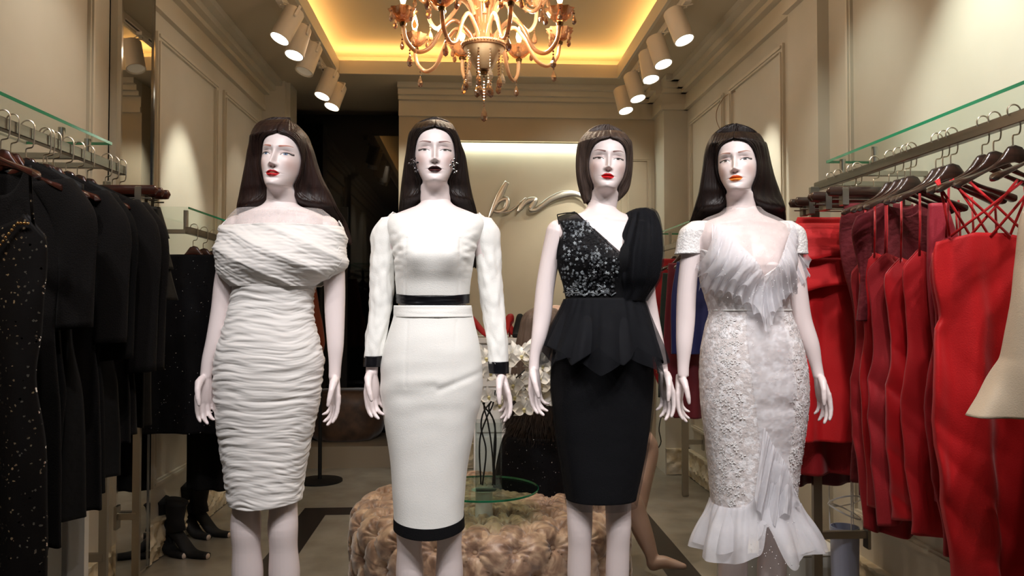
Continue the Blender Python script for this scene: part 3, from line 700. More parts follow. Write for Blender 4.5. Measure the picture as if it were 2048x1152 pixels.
wig('hair', [(235, 865, 864, 870, 872, .012, .012, .02, 869), (239, 851, 864, 865, 886, -.045, .01, .05, 869), (245, 838, 861, 868, 898, -.07, .008, .075, 869), (254, 829, 854, 884, 906, -.09, .01, .095, 870), (270, 820, 838, 899, 914, -.1, .012, .108, 870),
             (290, 816, 829, 907, 921, -.088, .015, .115, 870), (310, 813, 827, 909, 928, -.07, .015, .118, 870), (335, 809, 833, 907, 932, -.05, .02, .12, 870), (362, 805, 842, 902, 936, -.02, .025, .122, 870),
             (390, 801, 842, 902, 942, .01, .04, .125, 870), (418, 796, 842, 904, 950, .05, .07, .125, 870), (445, 790, 842, 906, 954, .1, .105, .13, 870), (530, 786, 842, 908, 956, .11, .115, .13, 870)], 866, None, m2, HAIRB)
def earring(cx, cy, s):
    b = MB(); random.seed(4); c = W(cx, cy, -.062)
    for i in range(17):
        a = random.random() * 6.28; r = .016 * sqrt(random.random()); p = c + Vector((r * cos(a), -.004 * random.random(), r * 1.5 * sin(a)))
        b.ball(p, random.choice((.0022, .003, .0038)), 6, 4)
        b.bar(c, p, .0006, 5)
    b.build('earring', mat('crystal_gem', '#c9c9cf', .08, 1, col2='#50505a', nscale=90), m2)
earring(831, 338, 1); earring(907, 340, -1)
def wr2(a, y, x):
    side = g(abs(x) - .115, .035) * g(y - 505, 40)
    return .006 * side * nz(x * 40, y * .09, 3) + .0012 * nz(x * 15, y * .03, cos(a)) - .0014 * g(abs(x) - .082, .0035) * (1 if y > 480 and cos(a) > 0 else 0)
rows = mk_rows([(412, 806, 938), (420, 792, 954), (428, 782, 962), (436, 776, 968), (448, 772, 972), (465, 776, 966), (490, 785, 953), (515, 789, 948), (540, 791, 944), (565, 792, 940), (594, 794, 938)], .010)
def t2(x, c): return 429 - 7 * sstep(60, 100, abs(x - 872)) + 4 * g(x - 872, 60) - (6 if c < 0 else 0)
cloth('crop_top', rows, WHITEF, m2, n=120, ms=200, bust=.02, ytop=t2, ybot=lambda x, c: 592, disp=wr2)
cloth('black_hem_band', mk_rows([(588, 792.5, 939), (600, 793, 938.5), (612, 794.5, 938)], .013), SATIN, m2, n=16, ms=120, disp=lambda a, y, x: .0015 * nz(x * 20, y * .2, 1), ytop=lambda x, c: 588 + 5 * (1 - ((x - 866) / 73) ** 2) * (1 if c > 0 else 0), ybot=lambda x, c: 606 + 5 * (1 - ((x - 866) / 73) ** 2) * (1 if c > 0 else 0))
SL = [(787, 436, 25, .01), (773, 462, 28, .01), (767, 500, 25, .01), (764, 540, 24, .01), (763, 580, 23, .008), (759, 630, 21, .002), (753, 670, 19.5, -.006), (749, 700, 18, -.012), (748, 714, 17.5, -.014)]
SR = [(957, 436, 25, .01), (972, 462, 28, .01), (977, 500, 25, .01), (979, 540, 24, .01), (982, 580, 23, .008), (988, 630, 21.5, .002), (993, 670, 20.5, -.006), (996, 705, 19.5, -.012), (996, 726, 19.5, -.014)]
sleeve('sleeve', SL, WHITEF, m2, .0045); sleeve('sleeve', SR, WHITEF, m2, .0045)
sleeve('black_cuff', [(748, 711, 18.5, -.014), (747, 722, 18, -.016), (746, 732, 17.5, -.018)], SATIN, m2, .002, 14); sleeve('black_cuff', [(996, 722, 20, -.014), (997, 735, 20, -.016), (998, 745, 19.5, -.018)], SATIN, m2, .002, 14)
def wr3(a, y, x):
    f = 1 if cos(a) > 0 else 0
    return -.0045 * g(y - (765 - 260 * (x - .06) ** 1 * (1 if x > .02 else 0) * .9) , 7) * f * g(x - .08, .09) + .004 * nz(x * 12, y * .035, 6) * g(y - 760, 80) * f + .0012 * nz(x * 20, y * .02, 1) - .0014 * g(abs(x) - .075, .003) * (1 if 640 < y < 770 else 0) * f
rows = mk_rows([(612, 790, 941), (632, 788, 945), (650, 783, 949), (680, 774, 956), (720, 764, 962), (760, 762, 965), (800, 764, 961), (850, 771, 950), (900, 779, 940), (950, 784, 932), (1000, 787, 928), (1050, 789, 926)], .012)
cloth('pencil_skirt', rows, WHITEF, m2, n=160, ms=180, disp=wr3, ybot=lambda x, c: 1035 + (10 * (1 - ((x - 858) / 72) ** 2) if c > 0 else -6))
cloth('waistband', mk_rows([(611, 789, 942), (622, 788.5, 943.5), (634, 788, 945)], .015), WHITEF, m2, n=10, ms=120, disp=lambda a, y, x: .001 * nz(x * 20, y * .2, 1))
cloth('black_skirt_hem', mk_rows([(1040, 788, 928), (1062, 788, 929), (1080, 788, 930)], .013), BLACKF, m2, n=16, ms=120, ytop=lambda x, c: 1032 + (10 * (1 - ((x - 858) / 72) ** 2) if c > 0 else -6), ybot=lambda x, c: 1054 + (11 * (1 - ((x - 858) / 72) ** 2) if c > 0 else -10))
base_plate(858, m2)

# =========================== mannequin in the black dress
m3 = mannequin(1202, 'white mannequin with short brown hair and red lips in a black tulle and beaded dress')
body(1202, [[(1119, 464, 27, .01), (1101, 520, 20, .01), (1091, 575, 19, .01), (1085, 630, 18.5, .005), (1077, 675, 15, -.008), (1069, 708, 11, -.015), (1067, 738, 11, -.02)],
            [(1283, 464, 27, .01), (1289, 530, 21, .01), (1293, 590, 20, .01), (1301, 640, 19, .005), (1312, 690, 15.5, -.008), (1320, 722, 11.5, -.015), (1323, 745, 11, -.02)]],
     [((1067, 736), (1074, 830), 1, -.02), ((1323, 742), (1330, 837), -1, -.035, 25, .9)],
     cyl_legs(1159, 1236, 25, 21.5), ((1216, 350.5), (1200, 424), .94, -6, 3, 4, dict(iris='#4c4640', brow='#6b4038', lip='#d3121f', lip2='#b90f1a', shadow='#c3a29c', open=.0034, browlift=.009)), m3, sy=12, sx=.97, tor=[(470, 1116, 1294), (510, 1112, 1296), (535, 1116, 1293), (600, 1133, 1283), (660, 1122, 1289), (740, 1104, 1303), (850, 1111, 1296)])
wig('hair', [(249, 1206, 1212, 1212, 1213, .012, .012, .02, 1210), (252, 1195, 1210, 1213, 1226, -.04, .01, .05, 1210), (258, 1184, 1208, 1217, 1238, -.07, .008, .075, 1210), (270, 1170, 1200, 1229, 1251, -.098, .01, .1, 1209), (285, 1160, 1188, 1244, 1259, -.098, .012, .106, 1208),
             (305, 1157, 1180, 1253, 1262, -.085, .015, .11, 1208), (330, 1156, 1177, 1256, 1263, -.06, .015, .11, 1208), (355, 1158, 1179, 1250, 1261, -.035, .015, .105, 1206), (378, 1163, 1180, 1238, 1255, -.012, .015, .098, 1205),
             (392, 1168, 1176, 1233, 1244, 0, .02, .09, 1203), (402, 1173, 1177, 1228, 1232, .01, .03, .08, 1202)], 1212, None, m3, HAIRM)
SHEERB = tulle('sheer_black_mesh', '#0b0b10', .74); TULB = tulle('black_tulle', '#090b13', .93, scale=20); TULB2 = tulle('black_tulle_edge', '#090b13', .62, scale=20)
rows = mk_rows([(418, 1124, 1276), (430, 1117, 1284), (450, 1115, 1290), (470, 1116, 1294), (490, 1114, 1296), (510, 1112, 1297), (535, 1116, 1294), (560, 1124, 1290), (580, 1129, 1286), (600, 1133, 1283)], .0085, 12)
def t3(x, c):
    if c < 0: return 440 if x < 1240 else 475
    if x < 1149: return 437 - (x - 1113) * .3
    if x < 1217: return 426 + (x - 1149) * 84 / 68
    return max(480, 510 - (x - 1217) * 3)
cloth('beaded_bodice', rows, SHEERB, m3, n=110, ms=220, bust=.02, ytop=t3, solid=.002)
cloth('bodice_lining', mk_rows([(470, 1117, 1292), (490, 1115, 1295), (510, 1113, 1296), (535, 1117, 1293), (560, 1125, 1289), (580, 1130, 1285), (602, 1134, 1282)], .0070, 12), BLACKF, m3, n=80, ms=180, bust=.02, solid=.001,
      ytop=lambda x, c: 478 if c < 0 else (505 + .012 * (x - 1150) ** 2 * .6 if x < 1200 else (max(492, 514 - (x - 1217) * 1.6) if x > 1222 else 522)))
# beaded flowers on the left half of the bodice
random.seed(11); b = MB(); bd = MB(); bk = MB()
def bodyfront(x, y):
    yf, yb = catmull(DEPTH, y - 12); xl, xr = catmull([(r[0], r[1], r[2]) for r in rows], y); u = (x - (xl + xr) / 2) / ((xr - xl) / 2); u = max(-.98, min(.98, u))
    ca = (1 - abs(u) ** (2 / .86)) ** .5; ca = ca ** .86 if ca > 0 else 0
    l = W(xl, y); r = W(xr, y); wx = (r.x - l.x) / 2 * u
    d = (yf - .0085) * ca - .02 * (g(wx - .06, .045) + g(wx + .06, .045)) * g(y - 512, 34) * ca
    return W(x, y, d - .004)
for i in range(620):
    y = random.uniform(446, 592); lo = 1118 + (4 if y < 500 else 0) + (y - 540) * .15 * (y > 540)
    hi = min(1149 + (y - 430) * .85 + 2, 1222 if y < 560 else 1216); 
    if y < 470: lo = 1124
    x = random.uniform(lo, hi); p = bodyfront(x, y); s = random.uniform(.0013, .0032)
    dens = nz(x * .03, y * .03, 2)
    tgt = b if (random.random() < .42 + dens) else bk
    ph = random.random() * 6
    for q in range(5):
        a = ph + q * 2 * pi / 5; c = p + Vector((cos(a) * s, -.0015, sin(a) * s)); tp = p + Vector((cos(a) * s * 2, -.0005, sin(a) * s * 2)); sd = Vector((-sin(a), 0, cos(a))) * s * .5
        tgt.add([p, c + sd, tp, c - sd, c + Vector((0, -.0012, 0))], [(0, 4, 1), (1, 4, 2), (2, 4, 3), (3, 4, 0)])
    tgt.ball(p + Vector((0, -.002, 0)), .0013, 6, 4)
for i in range(46):   # scalloped beaded line at the waist
    x = 1134 + i * 1.9; y = 592 - 6 * abs(sin(i * .23)); p = bodyfront(x, y); bd.ball(p, .0022, 6, 4)
for cxx, cyy in ((1141, 578), (1147, 568), (1136, 586), (1198, 583)):
    for q in range(8):
        a = q * pi / 4; p = bodyfront(cxx + 7 * cos(a), cyy + 7 * sin(a)); p0 = bodyfront(cxx, cyy); bd.tube([p0, p], [.0008, .0022], 6)
b.build('silver_flower_beading', mat('silver_bead', '#aeb4b8', .3, .55, col2='#4a4f55', nscale=50), m3, sharp=0, kind='stuff'); bk.build('black_flower_beading', mat('black_bead', '#15161a', .35, .2), m3, sharp=0, kind='stuff'); bd.build('waist_beading', MATS['silver_bead'], m3, kind='stuff')
# armhole and neckline piping
for pts in ([(1113, 431), (1117, 455), (1118, 475), (1113, 500), (1111, 520)], [(1149, 431), (1170, 455), (1195, 484), (1217, 510)], [(1113, 431), (1131, 429), (1149, 430)]):
    MB().tube(spline([bodyfront(x, y) for x, y in pts]), .0018, 8).build('piping', BLACKF, m3)
def pleats(a, y, x): return .006 * sin(a * 17 + 1.5 * nz(cos(a), sin(a), y * .01)) * sstep(425, 460, y) * sstep(600, 560, y) + .006 * nz(cos(a) * 4, sin(a) * 4, y * .004)
rows = [(421, 1262, 1294, -.072, .045), (428, 1252, 1304, -.092, .075), (445, 1245, 1310, -.108, .085), (480, 1230, 1314, -.138, .09), (515, 1217, 1315, -.148, .09), (555, 1216, 1309, -.138, .085), (580, 1222, 1298, -.115, .075), (602, 1217, 1284, -.098, .07)]
cloth('draped_tulle_sleeve', rows, TULB, m3, n=90, ms=200, disp=pleats, solid=.001)
rows2 = [(r[0], r[1] + 2, r[2] + 5, r[3] - .008, r[4] + .008) for r in rows]
cloth('sheer_tulle_layer', rows2, tulle('sheer_black_tulle', '#0c0e16', .38, scale=30), m3, n=60, ms=140, disp=lambda a, y, x: .004 * sin(a * 11), solid=0)
def flare(k0, amp, ph): return lambda a, y, x: amp * sstep(600, 720, y) * sin(a * k0 + ph + .8 * nz(cos(a), sin(a), 2)) + .004 * nz(cos(a) * 9, sin(a) * 9, y * .01)
pb = lambda hh, k, ph: (lambda x, c: hh + 34 * abs(((x * k + ph) % 2) - 1))
pr = [(598, 1130, 1285, -.098, .092), (620, 1121, 1293, -.122, .11), (660, 1105, 1305, -.15, .135), (700, 1090, 1316, -.17, .15), (740, 1080, 1326, -.182, .16), (790, 1074, 1334, -.19, .165)]
cloth('tulle_peplum', pr, TULB, m3, n=50, ms=260, disp=flare(9, .017, 0), ybot=pb(690, .021, .3), solid=.001)
cloth('tulle_peplum', [(r[0], r[1] - 2, r[2] + 2, r[3] - .006, r[4] + .006) for r in pr], TULB2, m3, n=50, ms=260, disp=flare(8, .02, 2), ybot=pb(708, .016, 1.1), solid=0)
rows = mk_rows([(596, 1132, 1283), (620, 1131, 1284), (660, 1121, 1290), (700, 1108, 1299), (740, 1103, 1304), (790, 1104, 1303), (850, 1110, 1297), (900, 1117, 1290), (950, 1125, 1280), (1000, 1133, 1269), (1010, 1134, 1267)], .012, 12)
cloth('pencil_skirt', rows, BLACKF, m3, n=120, ms=160, disp=lambda a, y, x: .002 * nz(x * 10, y * .03, 2), ybot=lambda x, c: 990 + (6 if c > 0 else -2))
cloth('tulle_overskirt', [(r[0], r[1] - 1, r[2] + 4, r[3] - .006, r[4] + .006) for r in rows[3:]], tulle('black_overskirt_tulle', '#14161d', .3), m3, n=30, ms=100, disp=lambda a, y, x: .003 * sin(a * 7), solid=0)
base_plate(1197, m3)

# =========================== mannequin in the lace flounce dress
m4 = mannequin(1485, 'white mannequin with orange lips in a white lace dress with tulle flounces')
body(1484, [[(1396, 474, 27, .01), (1381, 530, 20, .01), (1375, 585, 19.5, .01), (1372, 640, 19, .005), (1367, 690, 16, -.008), (1364, 728, 12, -.015), (1363, 752, 11, -.02)],
            [(1574, 474, 27, .01), (1591, 530, 21, .01), (1598, 585, 20, .01), (1606, 640, 19, .005), (1620, 690, 16.5, -.008), (1628, 728, 12, -.015), (1632, 752, 11, -.02)]],
     [((1363, 750), (1358, 844), 1, .01, 25, .9), ((1632, 750), (1645, 847), -1, -.02, 12, .8)],
     cyl_legs(1468, 1546, 29, 27), ((1470.5, 354.5), (1483, 428), .97, -26, 3, -3, dict(iris='#4d4a4c', brow='#a2705f', lip='#f0872a', lip2='#dd5f26', shadow='#a98a82', open=.0050, browlift=.008)), m4, sy=18, sx=1.0, tor=[(470, 1393, 1578), (520, 1398, 1570), (600, 1414, 1574), (660, 1412, 1590), (750, 1404, 1609), (850, 1411, 1606)])
wig('hair', [(247, 1468, 1470, 1470, 1474, .012, .012, .02, 1471), (251, 1455, 1469, 1471, 1490, -.04, .01, .05, 1472), (257, 1444, 1466, 1474, 1503, -.07, .008, .075, 1473), (268, 1431, 1458, 1486, 1518, -.1, .01, .1, 1475), (285, 1421, 1444, 1498, 1527, -.1, .012, .108, 1476),
             (305, 1416, 1437, 1506, 1533, -.088, .015, .115, 1477), (330, 1413, 1434, 1511, 1540, -.07, .015, .118, 1477), (355, 1410, 1440, 1512, 1549, -.045, .02, .12, 1478), (382, 1407, 1451, 1508, 1562, -.02, .03, .125, 1479),
             (405, 1403, 1452, 1512, 1575, .01, .05, .125, 1480), (428, 1400, 1452, 1520, 1588, .07, .08, .125, 1480), (445, 1398, 1452, 1524, 1594, .1, .11, .13, 1482), (520, 1398, 1452, 1530, 1590, .115, .12, .13, 1484)], 1470, None, m4, HAIRB)
rows = mk_rows([(432, 1440, 1528), (440, 1408, 1560), (452, 1394, 1580), (480, 1393, 1578), (520, 1398, 1570), (560, 1403, 1570), (600, 1414, 1574), (625, 1420, 1578), (660, 1412, 1590), (700, 1405, 1602), (750, 1403, 1610), (800, 1405, 1612), (850, 1410, 1607), (900, 1416, 1600), (950, 1421, 1593), (1000, 1425, 1588), (1030, 1428, 1584)], .012, 18)
def t4(x, c): return 640 if False else (462 if c < 0 else (455 + max(0, 1 - abs(x - 1486) / 78) * 106))
def lc(a, y, x): return .0015 * nz(x * 30, y * .05, cos(a) * 3) + .0012 * abs(nz(x * 70, y * .11, cos(a) * 5)) 
cloth('lace_dress', rows, LACE, m4, n=220, ms=200, bust=.018, ytop=t4, disp=lc, ybot=lambda x, c: (1014 - 62 * g(x - 1520, 34)) if c > 0 else 1010)
cloth('waist_seam', mk_rows([(619, 1419.5, 1578), (622, 1419.5, 1578.5)], .014, 18), WHITEF, m4, n=2, ms=100)
cloth('illusion_neckline', mk_rows([(415, 1451, 1518), (425, 1440, 1530), (436, 1412, 1556), (450, 1396, 1578), (500, 1394, 1576), (570, 1404, 1572)], .009, 18), tulle('nude_tulle', '#eadfdc', .25), m4, n=40, ms=120, solid=0, bust=.018)
LSL = mat('sequinned_lace', '#e6e3e2', .45, col2='#f7f5f3', nscale=120, bump=.4, bscale=150, contrast=(.5, .55))
SLACE = tulle('white_lace_sleeve_net', '#ece8e8', .78)
sleeve('lace_cap_sleeve', [(1404, 443, 20, .01), (1392, 458, 29, .01), (1384, 478, 28, .01), (1380, 500, 27, .01), (1378, 508, 27, .01)], LSL, m4, .0018, 40)
sleeve('lace_cap_sleeve', [(1567, 443, 20, .01), (1580, 458, 29, .01), (1587, 478, 28, .01), (1590, 500, 27, .01), (1591, 508, 27, .01)], LSL, m4, .0018, 40)
TULW = tulle('white_dotted_tulle', '#f0eff3', .72, scale=16); TULW2 = tulle('white_sheer_tulle', '#efeef2', .5, scale=12)
def ruffle(name, top, bot, m, amp=.012, nf=16, d0=-.02, d1=-.035, wave=.5, ph=0):
    """cascade between an upper and a lower line of pixels on the front of the body"""
    N = 160; M_ = 26; T = [(i / (len(top) - 1),) + tuple(p) for i, p in enumerate(top)]; Bt = [(i / (len(bot) - 1),) + tuple(p) for i, p in enumerate(bot)]; G = []
    for i in range(M_ + 1):
        v = i / M_; row = []
        for j in range(N + 1):
            u = j / N; x0, y0 = catmull(T, u)[:2]; x1, y1 = catmull(Bt, u)[:2]; x = x0 + (x1 - x0) * v; y = y0 + (y1 - y0) * v
            y = y + 6 * v * sin(u * nf * 6.283 + ph + 1)
            yf, yb = catmull(DEPTH, min(1050, y - 18)); xl, xr = catmull(B4, y); q = max(-1, min(1, (x - (xl + xr) / 2) / ((xr - xl) / 2 + 8))); ca = (1 - abs(q) ** 2.3) ** .45 if abs(q) < 1 else 0
            d = (yf - .012) * ca - .02 * g(y - 530, 34) * ca + (d0 + (d1 - d0) * v) * (.6 + .4 * ca) + amp * v ** .7 * sin(u * nf * 6.283 + ph + 2 * nz(u * 5, ph, 1)) + .004 * nz(u * 30, v * 3, ph)
            row.append(W(x, y, d))
        G.append(row)
    return MB().loft(G, caps=False, closed=False).build(name, m, m4, solid=0, sharp=0)
B4 = [(r[0], r[1], r[2]) for r in rows]
ruffle('bodice_ruffle', [(1410, 452), (1432, 470), (1455, 500), (1478, 532), (1500, 566)], [(1394, 578), (1410, 586), (1432, 590), (1462, 606), (1500, 640)], TULW, nf=7)
ruffle('bodice_ruffle', [(1498, 566), (1520, 528), (1540, 498), (1558, 470), (1572, 452)], [(1500, 640), (1540, 600), (1570, 586), (1598, 574), (1616, 548)], TULW, nf=7, ph=1)
ruffle('bodice_ruffle', [(1418, 450), (1440, 480), (1462, 515), (1485, 550), (1502, 580)], [(1386, 540), (1400, 556), (1430, 565), (1462, 585), (1502, 660)], TULW2, nf=6, ph=2, d0=-.028, d1=-.045)
ruffle('bodice_ruffle', [(1498, 580), (1515, 548), (1535, 510), (1552, 480), (1566, 452)], [(1502, 660), (1530, 610), (1560, 575), (1595, 556), (1617, 525)], TULW2, nf=6, ph=3, d0=-.028, d1=-.045)
ruffle('front_cascade', [(1478, 560), (1470, 660), (1478, 760), (1492, 860), (1500, 960)], [(1530, 580), (1548, 660), (1560, 760), (1555, 860), (1545, 990)], tulle('faint_white_tulle', '#efeef2', .38, scale=9), nf=5, ph=1, amp=.01, d0=-.01, d1=-.018)
ruffle('front_cascade', [(1500, 840), (1520, 880), (1535, 900), (1552, 930), (1562, 960)], [(1478, 980), (1490, 1010), (1512, 1030), (1535, 1010), (1575, 1000)], TULW, nf=4, ph=4, amp=.014, d0=-.015, d1=-.03)
def hemflare(k0, amp, ph): return lambda a, y, x: amp * sstep(990, 1090, y) * sin(a * k0 + ph + .9 * nz(cos(a) * 2, sin(a) * 2, 2)) + .005 * nz(cos(a) * 9, sin(a) * 9, y * .01)
fr = [(950, 1424, 1592, -.108, .1), (1000, 1423, 1594, -.115, .105), (1020, 1416, 1602, -.125, .115), (1050, 1404, 1618, -.15, .135), (1085, 1394, 1632, -.17, .15), (1125, 1387, 1641, -.185, .165)]
ft = lambda x, c: (1004 - 52 * g(x - 1518, 36)) if c > 0 else 1000
cloth('hem_flounce', fr, TULW, m4, n=60, ms=260, disp=hemflare(10, .02, 0), ytop=ft, ybot=lambda x, c: 1094 + 10 * sin(x * .05) - (62 * g(x - 1508, 14) if c > 0 else 0), solid=0)
cloth('hem_flounce', [(r[0], r[1] + 2, r[2] - 2, r[3] + .008, r[4] - .008) for r in fr], TULW2, m4, n=60, ms=260, disp=hemflare(8, .018, 2), ytop=ft, ybot=lambda x, c: 1074 + 12 * sin(x * .04 + 2) - (40 * g(x - 1508, 20) if c > 0 else 0), solid=0)
# raised dots on the tulle and lace motifs at the sides
random.seed(5); b = MB()
for i in range(240):
    y = random.choice((random.uniform(470, 600), random.uniform(640, 760), random.uniform(1010, 1110))); xl, xr = catmull(B4, min(y, 1030))
    wx = 22 * sstep(1000, 1100, y); x = random.uniform(xl + 6 - wx, xr - 6 + wx); q = (x - (xl + xr) / 2) / ((xr - xl) / 2 + 8 + wx); ca = (1 - min(1, abs(q)) ** 2.3) ** .45
    if y < 600 and abs(x - 1486) < (560 - y) * .7: continue
    if y > 620 and abs(q) > .6: continue
    yf = catmull(DEPTH, min(1050, y - 18))[0]; b.ball(W(x, y, (yf - .012) * ca - .02 * g(y - 530, 34) * ca - (.052 if y < 620 else .018) - .09 * sstep(1000, 1110, y) * ca), .0013, 6, 4)
b.build('tulle_dots', mat('white_dot', '#ffffff', .5), m4, kind='stuff')
random.seed(8); b = MB()
for i in range(420):
    y = random.uniform(630, 1005); xl, xr = catmull(B4, y); sd = random.choice((-1, 1)); q = sd * (.45 + .52 * random.random() ** .8); x = (xl + xr) / 2 + q * (xr - xl) / 2
    yf = dep(y - 18, .0135)[0]; ca = (1 - abs(q) ** (2 / .86)) ** .5; ca = ca ** .86; p = W(x, y, yf * ca - .003); a0 = random.random() * 6; s = random.uniform(.003, .0065)
    nrm = Vector((sd * abs(q) ** 2, -max(.15, ca), 0)).normalized(); tx = Vector((-nrm.y, nrm.x, 0)) ; 
    for k3 in range(3):
        a = a0 + k3 * 2.1; e1 = tx * cos(a) + Vector((0, 0, sin(a))); e2 = tx * -sin(a) + Vector((0, 0, cos(a)))
        b.add([p, p + e1 * s + e2 * s * .5 + nrm * .0015, p + e1 * s * 2, p + e1 * s - e2 * s * .5 + nrm * .0015], [(0, 1, 2), (0, 2, 3)])
b.build('lace_motifs', mat('lace_motif_thread', '#f2f0ef', .6), m4, sharp=0, kind='stuff')
base_plate(1507, m4)

# ================================================================ clothes racks
EYEZ = EYE
def hook_pts():
    z = 0
    pts = [Vector((-.016, 0, -.006))]
    for i in range(9):
        a = pi - pi * i / 8; pts.append(Vector((.0175 * cos(a), 0, .006 + .0175 * sin(a))))
    pts += [Vector((.0175, 0, -.012)), Vector((.0165, 0, -.040)), Vector((.012, 0, -.052)), Vector((-.002, 0, -.056)), Vector((-.004, 0, -.062)), Vector((-.004, 0, -.082))]
    return spline(pts, 4)
def make_hanger(name, label, cat, wm, half=.172, clips=False):
    t = thing(name, label, cat)
    MB().tube(hook_pts(), .0021, 8).build('hook', mat('nickel_hook', '#c9bfae', .3, 1), t)
    b = MB(); G = []; n = 40
    for i in range(n + 1):
        u = -1 + 2 * i / n; au = abs(u); x = u * half
        if clips: zc = -.100; hz = .017; ty = .011
        else:
            tt = -.080 - .042 * (1 - exp(-max(0, au - .12) / .13)) - .056 * au; bb = -.126 - .076 * au ** 1.3; zc = (tt + bb) / 2; hz = (tt - bb) / 2; ty = .008 + .013 * sstep(.3, .95, au)
        if au > .93: k = sqrt(max(.02, 1 - ((au - .93) / .07) ** 2)); hz *= k; ty *= k
        off = 0 if clips else -.018 * sstep(.15, 1, au)   # shoulders curve forward
        G.append([Vector((x, off + ty * sup(cos(a), .7), zc + hz * sup(sin(a), .7))) for a in [2 * pi * j / 12 for j in range(12)]])
    b.loft(G); b.build('wooden_bar' if clips else 'wooden_shoulders', wm, t)
    if clips:
        for sx in (-1, 1):
            MB().box((sx * .11 - .011, -.014, -.150), (sx * .11 + .011, .014, -.088), .003).build('clip', STEEL, t)
        MB().bar((-.15, 0, -.128), (.15, 0, -.128), .0025).build('wire', STEEL, t)
    return t
hang_proto = {}
def place_hanger(key, X, Y, ZR, label, group, rz=0, tilt=0):
    wm = {'red': WOOD, 'brown': WOODB, 'clip': WOODB, 'clipr': WOOD}[key]; clips = key.startswith('clip')
    nm = 'clip_hanger' if clips else 'wooden_hanger'
    if key not in hang_proto: o = make_hanger(nm, label, 'hanger', wm, clips=clips); hang_proto[key] = o
    else: o = copy_tree(hang_proto[key])
    o.location = (X, Y, ZR); o.rotation_euler = (0, tilt, rz); o['label'] = label; o['group'] = group; return o

def garment(name, label, cat, X, Y, rows, m, group=None, neck=None, straps=(), folds=(.012, 7), th=.03, rz=0, ph=0, sleeves=None, extra=None, hem=None, seed=0, drp=.0, plt=.0045):
    """rows: (z, xl, xr) offsets from X; neck(u)-> lowered top; the cloth hangs in the X-Z plane at depth Y"""
    t = thing(name, label, cat, (X, Y, rows[-1][0]), group, rz)
    zt, zb = rows[0][0], rows[-1][0]; keys = sorted([(-r[0],) + tuple(r[1:]) for r in rows]); n = 80; ms = 96; G = []
    def pt(a, v):
        u = sup(sin(a), .9); front = cos(a) > 0
        z0 = zt - (neck(u, front) if neck else 0); z1 = zb + (hem(u) if hem else 0)
        z = z0 + (z1 - z0) * v; xl, xr = catmull(keys, -z)[:2]; x = (xl + xr) / 2 + (xr - xl) / 2 * u
        q = (zt - z) / max(.01, zt - zb); A = folds[0] * (.25 + .9 * q)
        y = -(th / 2) * sup(cos(a), .6) * (.7 + .6 * q) + A * sin(x * folds[1] * 9 + ph + 1.6 * nz(x * 4, z * 1.2, ph)) + A * 1.2 * nz(x * 9, z * 1.6, ph + 5)
        y += plt * sin(x * 62 + ph + 2.5 * nz(x * 5, z * .8, ph + 9)) * sstep(.1, .5, q)
        y += .004 * nz(x * 25, z * 9, ph + 2) + drp * (.3 - abs(nz((z + x * 1.1) * 7, x * 1.5, ph))) * sstep(.15, .5, q)
        return Vector((x, y, z - zb))
    for i in range(n + 1): G.append([pt(2 * pi * j / ms, i / n) for j in range(ms)])
    b = MB().loft(G, caps=False)
    mm = m if isinstance(m, (list, tuple)) else m
    o = b.build('garment_body', mm, t, solid=.002, sharp=0) if False else None
    me_o = raw(b, 'garment_body', m, t)
    for (x0, z0, x1, z1, yy) in straps:
        mid = ((x0 + x1) / 2, yy - .003, (z0 + z1) / 2 - zb)
        raw(MB().tube([(x0, yy, z0 - zb), mid, (x1, yy, z1 - zb)], [(.0012, .0042)] * 3, 6, ref=(0, 1, 0)), 'strap', m, t, 0)
    if sleeves:
        for pts in sleeves:
            ks = spline([(p[0], p[1], p[2] - zb) for p in pts], 8); rk = [(i / (len(pts) - 1), p[3]) for i, p in enumerate(pts)]
            N = len(ks); b = MB(); GG = []
            for i, c in enumerate(ks):
                r = catmull(rk, i / (N - 1))[0]
                GG.append([c + Vector((r * cos(a), r * .42 * sin(a) + .004 * sin(3 * a + i * .3), .1 * r * cos(a))) for a in [2 * pi * j / 24 for j in range(24)]])
            b.loft(GG, caps=False); raw(b, 'sleeve', m, t)
    if extra: extra(t, zb)
    return t
def raw(b, name, m, t, solid=.002):
    me = bpy.data.meshes.new(name); me.from_pydata(b.v, [], b.f); me.materials.append(m); me.polygons.foreach_set('use_smooth', [True] * len(me.polygons))
    o = bpy.data.objects.new(name, me); COL.objects.link(o); o.parent = t
    if solid: md = o.modifiers.new('solid', 'SOLIDIFY'); md.thickness = solid; md.offset = 0
    return o

